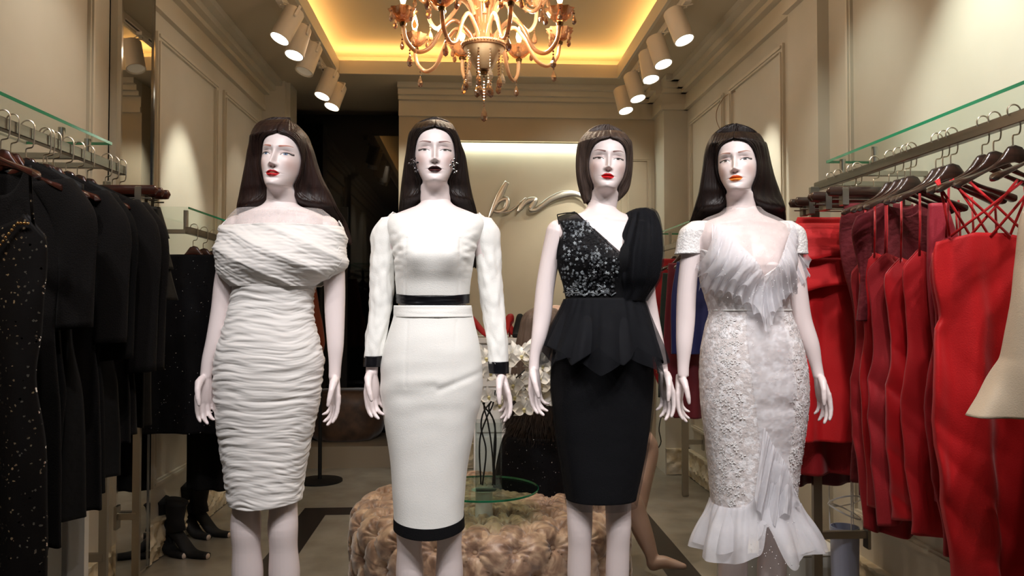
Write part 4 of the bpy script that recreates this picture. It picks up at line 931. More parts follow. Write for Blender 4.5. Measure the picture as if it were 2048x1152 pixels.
def glass_shelf_rack(side, X, Zr, Y0, Y1, Xw, Zg, Xg, label, glabel, posts=()):
    t = thing('clothes_rail', label, 'clothes rail', (X, Y1, Zr))
    MB().box((X - .013, Y0, Zr - .026), (X + .013, Y1, Zr + .006), .002).build('rail', DSTEEL, t, sharp=30)
    for y in posts:
        MB().box((min(X, Xw), y - .01, Zr - .02), (max(X, Xw), y + .01, Zr), .002).build('wall_bracket', STEEL, t)
        MB().bar((Xg + (Xw - Xg) * .12, y, Zr - .005), (Xg + (Xw - Xg) * .12, y, Zg), .011, 14).build('shelf_post', STEEL, t)
    gt = thing('glass_shelf', glabel, 'glass shelf', (X, Y1, Zg))
    x0, x1 = min(Xg, Xw), max(Xg, Xw)
    MB().box((x0, Y0, Zg), (x1, Y1, Zg + .010)).build('glass_pane', GLASS, gt, smooth=False)
    e0, e1 = (Xg - .0012, Xg) if Xw > Xg else (Xg, Xg + .0012)
    MB().box((e0, Y0, Zg), (e1, Y1 + .001, Zg + .010)).build('green_edge', GEDGE, gt, smooth=False)
    MB().box((x0, Y1, Zg), (x1, Y1 + .0012, Zg + .010)).build('green_edge', GEDGE, gt, smooth=False)
XWL, XWR = XLF, XRF
glass_shelf_rack('left', -1.23, 1.74, 1.2, 2.82, XWL, 1.822, -1.27, 'black clothes rail on the left wall near the window, hung with black dresses', 'glass shelf above the black dresses nearest the window', (1.35, 2.55, 2.72))
glass_shelf_rack('right', 1.40, 1.74, 1.2, 3.04, XWR, 1.826, 1.44, 'clothes rail on the right wall near the window, hung with red dresses', 'glass shelf above the red dresses nearest the window', (1.35, 2.72, 2.96))
glass_shelf_rack('left', -1.30, 1.61, 3.66, 5.5, XL, 1.70, -1.30, 'clothes rail farther back on the left wall past the mirror', 'glass shelf on the left wall past the mirror', (3.72, 5.3))
glass_shelf_rack('right', 1.33, 1.65, 4.0, 5.3, XR, 1.745, 1.30, 'clothes rail farther back on the right wall', 'glass shelf farther back on the right wall', (4.1, 5.1))
# upright posts with cross bars under the rails
def upright(X, Y, label, w=.02, ztop=1.7, foot=.18, s=1):
    t = thing('rail_upright', label, 'rail post', (X, Y, 0))
    MB().box((X - w, Y - w * .6, .003), (X + w, Y + w * .6, ztop), .003).build('post', STEEL, t)
    MB().box((min(X, X + s * foot), Y - .01, .34), (max(X, X + s * foot), Y + .01, .37), .002).build('cross_bar', STEEL, t)
    MB().box((X + s * foot - .006, Y - .02, .30), (X + s * foot + .006, Y + .02, .40), .002).build('end_plate', STEEL, t)
def floorpt(px, Xv):  # depth at which X=Xv is seen at column px
    d = ray(px, 800); return Xv * d.y / d.x
upright(-1.30, 2.86, 'steel post below the left rail beside the mirror', .014, 1.70, .2, -1)
upright(-1.415, 3.41, 'steel post standing in front of the wall mirror', .015, 1.0, .08, -1)
upright(1.36, 2.98, 'steel post under the right rail beside the waste bin', .017, 1.72, .2, 1)
upright(1.42, 5.05, 'steel post under the far right rail', .02, 1.64, .12, 1)

BLK = fabric('black_jersey', '#0e0d0d', .9, bump=.3, sheen=.0, spec=.2); BLK2 = fabric('soft_black_wool', '#141110', .9, bump=.35, sheen=.02, spec=.2); BLK3 = mat('black_taffeta', '#0c0b0b', .6, bump=.2, bscale=40, spec=.3)
SEQB = sequin_mat('black_sequins', '#161312', '#f2e8d8', 230, .965); SEQ2 = sequin_mat('fine_black_sequins', '#0a0a0f', '#dfe4f2', 300, .994)
REDS = [fabric('red_crepe', '#b00d16', .65), mat('red_satin', '#a60b14', .42, sheen=.2, bump=.15, bscale=20), fabric('bright_red_neoprene', '#cb1118', .65), fabric('deep_red_chiffon', '#950b17', .75), fabric('raspberry_crepe', '#a01e30', .65)]
VELV = mat('maroon_velvet', '#640a18', .8, sheen=.1, bump=.3, bscale=60); BEI = fabric('beige_crepe', '#cdbba2', .7); NAVY = fabric('navy_satin', '#141a52', .5); GREENB = fabric('dark_green_cloth', '#10201c', .8); MAR = fabric('maroon_crepe', '#5c0d1d', .7)
RUST = fabric('rust_suede', '#7a3315', .8)

def neck_v(d, w=.45): return lambda u, f: (d * max(0, 1 - abs(u) / w) if f else d * .35 * max(0, 1 - abs(u) / w)) + .055 * max(0, abs(u) - w) / (1 - w)
def neck_round(d, w=.4): return lambda u, f: ((d if f else d * .4) * (max(0, 1 - (u / w) ** 2)) ** .5 if abs(u) < w else 0) + .05 * max(0, abs(u) - w) / (1 - w)
def flat_top(dip=.02): return lambda u, f: dip * (1 - abs(u)) + (0 if f else .03)
N_ORD = ['first', 'second', 'third', 'fourth', 'fifth', 'sixth', 'seventh', 'eighth', 'ninth', 'tenth', 'eleventh', 'twelfth', 'thirteenth', 'fourteenth', 'fifteenth']
def yX(px, X, py=300):
    d = ray(px, py); return X * d.y / d.x
# --- left rail, black clothes
LH = [5, 25, 55, 90, 97, 110, 135, 158, 178, 214, 228, 243]; ZR = 1.745
for i, px in enumerate(LH):
    key = 'red' if i < 9 else 'clipr'
    place_hanger(key, -1.23, yX(px, -1.23), ZR + .0, ('%s dark red wooden hanger from the window end of the left rail' % N_ORD[i]) if key == 'red' else '%s clip hanger from the window end of the left rail' % N_ORD[i], 'hangers on the left rail near the window', R(random.Random(i).uniform(-5, 5)))
zt = 1.745 - .105
def sh(hw, zb, top=0, wb=None, t=zt): 
    wb = wb or hw * 1.05
    return [(t - top, -hw * .96, hw * .96), (t - top - .05, -hw * 1.0, hw * 1.0), (t - .30, -hw * .93, hw * .93), (t - .45, -hw * .85, hw * .85), (t - .65, -hw * 1.0, hw * 1.0), (zb, -wb, wb)]
def ds(y, dz=0): return y
def G_L(i, name, label, cat, hw, zb, m, **k):
    return garment(name, label, cat, -1.23, yX(LH[i], -1.23) if i >= 0 else 1.93, sh(hw * .80, zb, wb=k.pop('wb', None)), m, 'black clothes on the left rail', ph=i * 1.7, **k)
def slv(hw, L, r0=.055, r1=.045):
    hw = hw * .78
    return [[(s * hw * .85, 0, zt - .06, r0), (s * (hw + .035), 0, zt - .15, r0), (s * (hw + .045), .003, zt - L * .6, r0 * .85), (s * (hw + .04), .004, zt - L, r1)] for s in (-1, 1)]
def ring_trim(t, zb):
    b = MB(); rr = random.Random(2)
    for k in range(34):
        u = -1 + 2 * k / 33; b.ball((u * .105, -.026 - .006 * rr.random(), zt - .05 - .115 * (1 - abs(u)) - zb), .004, 6, 4)
    raw(b, 'beaded_neckline', mat('gold_bead', '#c9a06a', .2, 1), t, 0)
def ring_trim2(t, zb):
    b = MB(); rr = random.Random(2)
    for k in range(30):
        u = -.9 + 1.8 * k / 29; b.ball((u * .11, -.022 - .006 * rr.random(), 1.462 - .10 * max(0, 1 - abs(u) / .7) - .018 - zb), .0042, 6, 4)
    raw(b, 'beaded_neckline', mat('gold_bead', '#c9a06a', .2, 1), t, 0)
place_hanger('red', -1.18, 1.895, ZR, 'dark red wooden hanger holding the sequinned dress at the picture edge', 'hangers on the left rail near the window')
garment('sequin_dress', 'black sequinned dress with beaded V neckline, nearest the window on the left', 'dress', -1.135, 1.90, [(1.47, -.12, .12), (1.38, -.13, .13), (1.20, -.12, .12), (1.08, -.11, .11), (.9, -.125, .13), (.56, -.13, .14)], SEQB, 'black clothes on the left rail', neck=neck_v(.10, .7), folds=(.012, 5), ph=1, straps=((-.10, 1.44, -.10, 1.585, 0), (.10, 1.44, .09, 1.585, 0)), extra=ring_trim2)
G_L(0, 'blouse_dress', 'dull black soft dress just behind the sequinned dress on the left', 'dress', .20, .62, BLK2, neck=neck_round(.10), sleeves=slv(.19, .45))
G_L(1, 'black_dress', 'plain black dress on the second hanger from the window, left rail', 'dress', .19, .30, BLK, neck=neck_v(.12), wb=.05)
G_L(2, 'black_dress', 'black dress with short satin ties on the third hanger of the left rail', 'dress', .19, .66, BLK3, neck=neck_round(.08))
G_L(3, 'black_dress', 'black dress with gathered sleeves in the middle of the left rail', 'dress', .2, .66, BLK2, neck=neck_round(.07), sleeves=slv(.19, .5))
G_L(5, 'black_jacket', 'black long jacket with a flounced hem halfway along the left rail', 'jacket', .19, .70, BLK, neck=neck_v(.2, .3), sleeves=slv(.185, .55))
G_L(6, 'black_dress', 'black dress with lace hem halfway along the left rail', 'dress', .19, .73, BLK3, neck=neck_round(.09))
G_L(7, 'black_coat', 'dark charcoal coat with sloping shoulders toward the far end of the left rail', 'coat', .2, .82, BLK2, neck=neck_v(.15, .3), sleeves=slv(.2, .6))
G_L(8, 'black_coat', 'black coat with rounded shoulders near the clip hangers of the left rail', 'coat', .2, .84, BLK2, neck=neck_v(.15, .3), sleeves=slv(.2, .6))
def clipgarment(i, label, hw, zb, m, X=-1.23, **k):
    z = 1.745 - .14; return garment('black_skirt', label, 'skirt', X, yX(LH[i], -1.23), [(z, -.12, .12), (z - .12, -.125, .125), (z - .4, -.13, .13), (zb, -.135, .135)], m, 'black clothes on the left rail', ph=i, **k)
clipgarment(9, 'plain black skirt on the first clip hanger of the left rail', .17, .84, BLK, neck=flat_top(.01))
clipgarment(10, 'black skirt on the second clip hanger of the left rail', .17, .84, BLK3, neck=flat_top(.01))
def frills(t, zb):
    for k in range(3):
        z = 1.60 - .11 * k; w0 = .125 + .018 * k; b = MB(); G = []
        for i in range(10):
            v = i / 9; G.append([Vector(((w0 + .03 * v) * sup(sin(a), .8), -(.03 + .03 * v) * sup(cos(a), .8) + .008 * v * sin(9 * a + k), z - .11 * v - zb)) for a in [2 * pi * j / 60 for j in range(60)]])
        b.loft(G, caps=False); raw(b, 'frill', BLK3, t)
garment('ruffled_blouse', 'black tiered ruffle top at the far end of the left rail', 'top', -1.22, yX(243, -1.23), [(1.61, -.11, .11), (1.4, -.12, .12), (1.28, -.13, .13)], BLK3, 'black clothes on the left rail', extra=frills)
# --- far left rail
FY = [3.74, 3.88, 4.02, 4.16, 4.32, 4.47, 4.62, 4.78, 4.95]
for i, y in enumerate(FY): place_hanger('red', -1.30, y, 1.615, '%s wooden hanger on the rail past the mirror' % N_ORD[i], 'hangers on the rail past the mirror')
zf = 1.615 - .11
def farg(i, label, cat, zb, m, hw=.21, **k): return garment('hanging_' + cat, label, cat, -1.30, FY[i] + .0, sh(hw, zb, t=zf), m, 'clothes on the rail past the mirror', ph=i, **k)
garment('sequin_dress', 'black dress with scattered sequins hanging in front on the rail past the mirror', 'dress', -1.27, 3.70, [(1.49, -.20, .22), (1.44, -.22, .235), (1.2, -.23, .24), (1.0, -.24, .245), (.66, -.25, .25)], SEQ2, 'clothes on the rail past the mirror', neck=flat_top(.0), folds=(.012, 4), th=.05)
for i, (zb, m, cat, lab) in enumerate(((.66, BLK, 'dress', 'black dress second on the rail past the mirror'), (.32, BLK, 'trousers', 'long black trousers reaching low on the rail past the mirror'), (.36, BLK3, 'skirt', 'long black skirt behind the trousers past the mirror'), (.6, BLK2, 'dress', 'black wool dress halfway on the rail past the mirror'), (.7, RUST, 'coat', 'rust brown coat on the rail past the mirror'), (.72, BLK2, 'coat', 'dark coat beyond the rust coat past the mirror'))):
    farg(i + 1, lab, cat, zb, m, .2 if i not in (1, 2) else .12, neck=neck_round(.06))
garment('rust_garment', 'rust brown garment hanging at the dark hall opening', 'coat', -1.22, 5.62, [(1.52, -.1, .1), (1.3, -.12, .14), (1.0, -.14, .19), (.85, -.13, .16)], RUST, None, folds=(.01, 3), th=.10)

# --- right rail, red clothes
RH = [2029, 1990, 1967, 1904, 1888, 1874, 1823, 1812, 1797, 1780, 1749, 1714, 1703, 1676, 1661]
for i, px in enumerate(RH):
    key = 'clip' if i in (10, 11, 12, 13, 14) else 'brown'
    place_hanger(key, 1.40, yX(px, 1.40), ZR, '%s %s hanger from the window end of the right rail' % (N_ORD[i], 'clip' if key == 'clip' else 'brown wooden'), 'hangers on the right rail near the window', R(random.Random(i + 40).uniform(-4, 4)))
def yr(i): return yX(RH[i], 1.40)
RG = 'red clothes on the right rail'
# beige top with flared sleeve at the picture edge
garment('beige_blouse', 'beige top with a flared flounce, nearest the window on the right rail', 'top', 1.44, 1.80, [(1.53, -.05, .12), (1.48, -.095, .15), (1.35, -.115, .155), (1.22, -.135, .16), (1.13, -.15, .165), (1.115, -.155, .17), (1.05, -.19, .18), (.985, -.24, .19)], BEI, RG, folds=(.008, 3), th=.10, neck=neck_round(.04))
place_hanger('brown', 1.42, 1.80, ZR, 'brown wooden hanger holding the beige top', 'hangers on the right rail near the window')
def cross_straps(zb_top, n=5, yy=-.012):
    out = []
    for k in range(n):
        a = -.11 + .22 * k / (n - 1); out.append((a, zb_top + .005, a * .35 + .10 * (1 if k % 2 else -1), 1.588, yy)); out.append((a, zb_top + .005, a * .35 + .13 * (-1 if k % 2 else 1), 1.583, yy - .004))
    return out
def shirr(z0):
    def f(t, zb): pass
    return f
garment('strappy_dress', 'bright red dress with a criss-cross strap bodice at the front of the right rail', 'dress', 1.385, 2.0, [(1.445, -.10, .10), (1.42, -.145, .14), (1.32, -.15, .145), (1.215, -.125, .125), (1.19, -.14, .135), (1.0, -.15, .16), (.75, -.12, .19), (.50, -.08, .20)], REDS[2], RG, drp=.03, neck=lambda u, f: .0 + (.03 if not f else 0) + .05 * max(0, abs(u) - .5), straps=cross_straps(1.43), folds=(.024, 5), th=.05)
garment('strappy_dress', 'red gathered dress with thin straps directly behind the criss-cross strap dress', 'dress', 1.45, 2.10, [(1.44, -.13, .14), (1.35, -.16, .15), (1.2, -.14, .13), (1.0, -.17, .18), (.55, -.12, .2)], REDS[3], RG, drp=.03, neck=neck_v(.06, .9), straps=((-.12, 1.44, -.11, 1.588, -.01), (.12, 1.44, .11, 1.588, -.01)), folds=(.016, 4))
garment('strap_dress', 'raspberry red dress with one wide strap in the middle of the right rail', 'dress', 1.46, 2.19, [(1.55, -.115, -.07), (1.45, -.12, -.03), (1.3, -.12, .08), (1.1, -.10, .12), (.9, -.10, .15), (.68, -.10, .16)], REDS[4], RG, folds=(.012, 4), th=.04)
SAT = [((1.42, -.18, .16), .60, REDS[0], 'red satin dress with pointed bust, fourth from the front on the right rail'), ((1.40, -.17, .16), .62, REDS[1], 'glossy red dress with draped hip, fifth from the front on the right rail'),
       ((1.42, -.18, .17), .56, REDS[3], 'deep red chiffon dress in the middle of the right rail'), ((1.41, -.17, .17), .60, REDS[0], 'red dress with a spaghetti strap past the middle of the right rail'),
       ((1.43, -.175, .17), .56, REDS[1], 'red satin dress with cowl front past the middle of the right rail'), ((1.42, -.17, .17), .50, REDS[3], 'red dress with a dipping hem next to the velvet clothes')]
for k, (tp, zb, m, lab) in enumerate(SAT):
    i = 3 + k; y = 2.235 + .068 * k; tp = (tp[0], tp[1] + .02, tp[2] + .01)
    garment('slip_dress', lab, 'dress', (1.45, 1.425, 1.42, 1.455, 1.455, 1.455)[k], y, [(tp[0], tp[1] * .78, tp[2] * .78), (tp[0] - .06, tp[1], tp[2]), (tp[0] - .18, tp[1] * .94, tp[2] * .94), (tp[0] - .28, tp[1] * .90, tp[2] * .9), (tp[0] - .45, tp[1] * 1.0, tp[2] * 1.02), (zb, tp[1] * .85, tp[2] * 1.1)], m, RG, drp=.028,
            neck=neck_v(.10, .9), straps=((tp[1] * .72, tp[0] - .02, tp[1] * .70, 1.585, -.008), (tp[2] * .72, tp[0] - .02, tp[2] * .70, 1.585, -.008)), folds=(.015 + .002 * (k % 3), 4 + k % 3), ph=k * 2.1, th=.028, hem=lambda u, k=k: .03 * sin(u * 2 + k))
garment('velvet_blouse', 'maroon velvet top with bare shoulders on the right rail', 'top', 1.47, yr(9) + .03, [(1.60, -.15, .13), (1.5, -.19, .17), (1.35, -.17, .16), (1.2, -.18, .17)], VELV, RG, folds=(.015, 5), neck=neck_round(.05))
garment('velvet_dress', 'dark maroon velvet dress on a clip hanger of the right rail', 'dress', 1.49, yr(11), [(1.62, -.13, .12), (1.56, -.15, .13), (1.45, -.15, .13), (1.2, -.11, .11), (.62, -.12, .12)], VELV, RG, folds=(.018, 5), ph=2)
garment('black_red_dress', 'black lined dark red dress between the velvet dresses', 'dress', 1.47, yr(10) + .02, [(1.50, -.12, .12), (1.3, -.12, .12), (.60, -.13, .13)], MAR, RG, folds=(.014, 5), ph=4)
def bows(t, zb):
    for k in range(2):
        z = 1.56 - .13 * k; w0 = .16 + .015 * k; b = MB(); G = []
        for i in range(10):
            v = i / 9; G.append([Vector(((w0 + .035 * v) * sup(sin(a), .8), -(.03 + .035 * v) * sup(cos(a), .8) + .012 * v * sin(4 * a + k * 2), z - .12 * v + .02 * v * sin(3 * a + k) - zb)) for a in [2 * pi * j / 60 for j in range(60)]])
        b.loft(G, caps=False); raw(b, 'flounce', REDS[2], t, .004)
garment('flounce_dress', 'bright red dress with folded flounces at the far end of the right rail', 'dress', 1.36, yr(13) - .0, [(1.585, -.12, .12), (1.45, -.17, .16), (1.3, -.15, .15), (1.0, -.17, .17), (.74, -.17, .17)], REDS[2], RG, folds=(.01, 4), extra=bows, ph=3)
garment('red_skirt', 'long red skirt behind the flounced dress at the far end of the right rail', 'skirt', 1.35, yr(14) + .03, [(1.58, -.13, .13), (1.3, -.17, .16), (.60, -.19, .18)], REDS[3], RG, folds=(.02, 5), ph=6)
garment('maroon_skirt', 'dark maroon long skirt last on the right rail', 'skirt', 1.36, yr(14) + .12, [(1.5, -.16, .15), (1.2, -.19, .18), (.54, -.22, .2)], MAR, RG, folds=(.02, 5), ph=7)
# --- far right rail
FR = 'clothes on the far right rail'
for i, y in enumerate((4.15, 4.35, 4.5, 4.65, 4.8, 4.95)): place_hanger('brown', 1.33, y, 1.655, '%s hanger on the far right rail' % N_ORD[i], 'hangers on the far right rail')
def studs(t, zb):
    b = MB()
    for k in range(26):
        for j in range(3): b.ball((-.165 + j * .02 + .004 * (k % 2), -.032, 1.28 - .018 * k - zb), .004, 6, 4)
    raw(b, 'gold_studs', mat('gold_bead', '#c9a06a', .2, 1), t, 0)
garment('studded_dress', 'red dress with rows of gold studs on the far right rail', 'dress', 1.30, 4.86, [(1.55, -.14, .12), (1.45, -.17, .15), (1.2, -.16, .14), (.95, -.17, .12), (.62, -.04, .06)], REDS[3], FR, folds=(.018, 4), extra=studs, hem=lambda u: .0)
garment('dark_dress', 'black green dress next to the studded red dress', 'dress', 1.30, 4.62, [(1.45, -.13, .17), (1.2, -.15, .19), (.70, -.16, .2)], GREENB, FR, folds=(.014, 4), ph=2)
garment('navy_blouse', 'navy blue satin top on the far right rail', 'top', 1.32, 4.3, [(1.5, -.15, .15), (1.3, -.18, .18), (.98, -.18, .18)], NAVY, FR, folds=(.014, 4), ph=2)
garment('maroon_dress', 'maroon dress with a pointed hem on the far right rail', 'dress', 1.31, 4.45, [(1.5, -.15, .15), (1.1, -.18, .18), (.78, -.2, .2), (.60, -.12, .12)], MAR, FR, folds=(.018, 4), ph=5)

# ================================================================ chandelier

def crystal(name, tint, dif, gl=.25, df=.2):
    m = clear(name, tint, gl); nt = m.node_tree; old = nt.nodes['Material Output'].inputs[0].links[0].from_socket
    d_ = nt.nodes.new('ShaderNodeBsdfPrincipled'); d_.inputs['Base Color'].default_value = lin(dif); d_.inputs['Roughness'].default_value = .1; x = nt.nodes.new('ShaderNodeMixShader'); x.inputs[0].default_value = df
    nt.links.new(old, x.inputs[1]); nt.links.new(d_.outputs[0], x.inputs[2]); nt.links.new(x.outputs[0], nt.nodes['Material Output'].inputs[0]); return m
AGLASS = crystal('amber_crystal', '#e3bd97', '#d8a878', .22, .25)
CHAMP = crystal('champagne_glass_arm', '#dcb893', '#d3ab82', .22, .45)
CRY = crystal('amber_crystal_drop', '#b8855a', '#b98a60', .38, .18); BEAD = crystal('clear_crystal_bead', '#e6d6c2', '#e6d6c2', .35, .2); GOLD = mat('dark_gilt', '#7b5a35', .3, 1)
BULB = mat('candle_bulb', '#fff1d8', .3, emit='#ffe6bd', estr=22); MILK = mat('milky_amber_bowl', '#d8c3a4', .18, coat=.6, col2='#b48f68', nscale=9)
CC = P(968, 100, 3.15); CX_, CY_ = CC.x, 3.15
ch = thing('chandelier', 'large amber glass chandelier with candle bulbs and crystal drops hanging over the shop', 'chandelier', (CX_, CY_, 2.0))
def zpx(py, Y=3.15): return P(968, py, Y).z
zb = zpx(140); 
MB().lathe([(0, zpx(141)), (.03, zpx(140)), (.045, zpx(130)), (.062, zpx(115)), (.082, zpx(100)), (.09, zpx(90)), (.086, zpx(88)), (0, zpx(96))], (CX_, CY_, 0), 36).build('glass_bowl', MILK, ch)
b = MB(); n = 48; ring = []
b.lathe([(.06, zpx(104)), (.088, zpx(97)), (.092, zpx(92)), (.086, zpx(89)), (.06, zpx(90))], (CX_, CY_, 0), 48)
for i in range(48):
    a = 2 * pi * i / 48; b.ball((CX_ + .091 * cos(a), CY_ + .091 * sin(a), zpx(92)), .005, 6, 4)
b.build('rope_rim', CHAMP, ch)
MB().lathe([(0, zpx(150)), (.012, zpx(149)), (.018, zpx(144)), (.01, zpx(140)), (.004, zpx(136))], (CX_, CY_, 0), 16).build('finial', GOLD, ch)
MB().lathe([(.058, zpx(90)), (.05, zpx(80)), (.035, zpx(70)), (.03, zpx(50)), (.04, zpx(20)), (.055, zpx(-5)), (.04, zpx(-40)), (.03, zpx(-80)), (.05, zpx(-110)), (.03, zpx(-140)), (.012, zpx(-170)), (.012, 3.1)], (CX_, CY_, 0), 28).build('glass_stem', AGLASS, ch)
MB().lathe([(0, 3.09), (.06, 3.09), (.065, 3.13), (.05, 3.165), (0, 3.17)], (CX_, CY_, 0), 24).build('ceiling_rose', CHAMP, ch)
def drop(b, p, s=1.0):
    """faceted almond drop hanging below p"""
    prof = [(.0005, 0), (.003, -.004), (.0095, -.020), (.0115, -.030), (.009, -.040), (.0005, -.047)]
    b.lathe([(r * s, z * s) for r, z in prof][::-1], p, 7)
def bead_string(p, n, s=.0042, step=.012):
    b = MB()
    for i in range(n): b.ball(Vector(p) + Vector((0, 0, -step * (i + .5))), s, 6, 4)
    b.bar(p, Vector(p) + Vector((0, 0, -step * n)), .0005, 4); return b
def arm(a, r, z0, zlow, zcup, dark=False, lit=True):
    d = Vector((cos(a), sin(a), 0)); c = Vector((CX_, CY_, 0)); q = lambda rr, z: c + d * rr + Vector((0, 0, z))
    pts = spline([q(.045, z0 - .03), q(.06, z0 + .01), q(r * .38, z0 + .055), q(r * .52, z0 + .015), q(r * .68, zlow + .02), q(r * .83, zlow), q(r * .96, zlow + .04), q(r, zcup)], 8)
    ar = MB().tube(pts, .0085, 10).build('arm', CHAMP, ch, sharp=0)
    cup = q(r, zcup)
    MB().lathe([(0, -.012), (.012, -.010), (.015, 0), (.008, .006)], cup, 14).build('cup_holder', GOLD, ar)
    G = []
    for i, (rr, z) in enumerate([(.010, .006), (.028, .012), (.045, .028), (.052, .048), (.056, .052), (.050, .052), (.040, .034), (.020, .018), (.004, .014)]):
        G.append([cup + Vector((rr * (1 + .10 * sin(10 * t) * (i in (3, 4, 5))) * cos(t), rr * (1 + .10 * sin(10 * t) * (i in (3, 4, 5))) * sin(t), z)) for t in [2 * pi * j / 40 for j in range(40)]])
    MB().loft(G).build('glass_bobeche', AGLASS, ar)
    MB().lathe([(0, .014), (.011, .014), (.011, .075), (0, .078)], cup, 14).build('candle_sleeve', CHAMP, ar)
    MB().lathe([(0, .076), (.008, .078), (.0135, .098), (.011, .118), (.004, .142), (0, .150)], cup, 14).build('bulb', BULB, ar)
    for k in range(4):
        b = MB(); t = a + k * pi / 2 + .4; e = cup + Vector((.055 * cos(t), .055 * sin(t), .045)); b.ball(e - Vector((0, 0, .008)), .0045, 6, 4); drop(b, e - Vector((0, 0, .014)), .85); b.build('crystal_drop', CRY, ar, smooth=False)
    m = pts[int(len(pts) * .80)]
    b = bead_string(m, 3); drop(b, m - Vector((0, 0, .036)), 1.05); b.build('arm_drop', CRY, ar, smooth=False)
random.seed(3)
for k in range(8): arm(2 * pi * k / 8 + .28, .335, zpx(75), zpx(125 if k % 2 else 118), zpx(72 if k % 2 else 66))
for k in range(6): arm(2 * pi * k / 6 + .55, .27, zpx(20), zpx(40), zpx(-12))
for k in range(10):
    a = 2 * pi * k / 10; p = Vector((CX_ + .075 * cos(a), CY_ + .075 * sin(a), zpx(105))); n = 9 if k % 2 else 7
    b = bead_string(p, n); drop(b, p - Vector((0, 0, .012 * n)), 1.1); b.build('bead_strand', CRY if k % 2 else BEAD, ch, smooth=False)
for k in range(5):
    a = 2 * pi * k / 5 + .3; p = Vector((CX_ + .03 * cos(a), CY_ + .03 * sin(a), zpx(140))); b = bead_string(p, 5); drop(b, p - Vector((0, 0, .06)), 1.1); b.build('bead_strand', CRY, ch, smooth=False)
p = Vector((CX_, CY_, zpx(150))); b = bead_string(p, 11); drop(b, p - Vector((0, 0, .132)), 1.3); b.build('centre_drop', CRY, ch, smooth=False)
for x, y in ((.2, 0), (-.2, .1), (0, -.2)):
    l = bpy.data.lights.new('candle_glow', 'POINT'); l.energy = 7; l.color = (1, .85, .66); l.shadow_soft_size = .03
    o = bpy.data.objects.new('candle_glow', l); COL.objects.link(o); o.location = (CX_ + x, CY_ + y, zpx(45))

# ================================================================ sign on the back wall
SIGN = mat('polished_steel_letters', '#c9c5bd', .3, 1)
YS = YB - .035
def sign_pt(px, py): return P(px, py, YS)
sg = thing('wall_sign', 'polished steel script sign reading bn with a long flourish on the back wall', 'sign', sign_pt(1060, 420))
def stroke(name, pts, r):
    ks = spline([sign_pt(x, y) for x, y in pts], 12); n = len(ks)
    rk = [(i / (len(pts) - 1), q) for i, q in enumerate(r)]
    MB().tube(ks, [(.006, 2.3 * catmull(rk, i / (n - 1))[0]) for i in range(n)], 12, ref=(0, 1, 0)).build(name, SIGN, sg, sharp=0)
stroke('letter_b', [(1014, 364), (1008, 375), (1001, 389), (994, 403), (988, 416), (982, 428), (976, 440)], [.008, .0105, .012, .011, .009, .006, .002])
stroke('letter_b_bowl', [(984, 424), (993, 408), (1005, 399), (1014, 399), (1014, 410), (1009, 419), (998, 424), (988, 422), (1004, 425), (1020, 422), (1034, 412), (1043, 403)], [.002, .005, .008, .009, .009, .008, .007, .004, .005, .005, .004, .003])
stroke('letter_n', [(1052, 396), (1046, 407), (1040, 418), (1037, 423), (1042, 417), (1052, 405), (1063, 400), (1070, 400), (1066, 410), (1061, 417)], [.004, .009, .010, .005, .005, .008, .011, .010, .010, .008])
stroke('flourish', [(1061, 416), (1063, 421), (1072, 420), (1085, 411), (1100, 400), (1120, 391), (1140, 387), (1155, 389), (1166, 395), (1176, 404)], [.008, .009, .010, .011, .012, .0135, .0125, .010, .007, .003])

# ================================================================ tufted ottoman
OX, OY, OR, OH = .095, 3.38, .60, .425
VEL = bpy.data.materials.new('crushed_velvet'); VEL.use_nodes = True; nt = VEL.node_tree; pb_ = nt.nodes['Principled BSDF']
tc = nt.nodes.new('ShaderNodeTexCoord'); n1 = nt.nodes.new('ShaderNodeTexNoise'); n1.inputs['Scale'].default_value = 15; n1.inputs['Detail'].default_value = 7; n1.inputs['Distortion'].default_value = .9
cr = nt.nodes.new('ShaderNodeValToRGB'); cr.color_ramp.elements[0].position = .36; cr.color_ramp.elements[0].color = lin('#745744'); cr.color_ramp.elements[1].position = .6; cr.color_ramp.elements[1].color = lin('#c2a487')
e_ = cr.color_ramp.elements.new(.5); e_.color = lin('#a08068')
nt.links.new(tc.outputs['Object'], n1.inputs['Vector']); nt.links.new(n1.outputs[0], cr.inputs[0]); nt.links.new(cr.outputs[0], pb_.inputs['Base Color'])
pb_.inputs['Roughness'].default_value = .42; pb_.inputs['Sheen Weight'].default_value = .5; bp_ = nt.nodes.new('ShaderNodeBump'); bp_.inputs['Strength'].default_value = .25; bp_.inputs['Distance'].default_value = .006
nt.links.new(n1.outputs[0], bp_.inputs['Height']); nt.links.new(bp_.outputs[0], pb_.inputs['Normal'])
ot = thing('tufted_ottoman', 'round deep-buttoned crushed velvet ottoman in the middle of the shop', 'ottoman', (OX, OY, 0))
prof = []  # (r, z, nr, nz, arc)
def oprof(s):   # s: arc length from the centre
    L1 = OR - .09; q = .09 * pi / 2
    if s < L1: return s, OH, 0, 1
    if s < L1 + q: a = (s - L1) / .09; return L1 + .09 * sin(a), OH - .09 + .09 * cos(a), sin(a), cos(a)
    return OR, OH - .09 - (s - L1 - q), 1, 0
ST = OR - .09 + .09 * pi / 2 + (OH - .09 - .05); NT = 24; DS = .118
G = []; NS_, NA = 190, 420
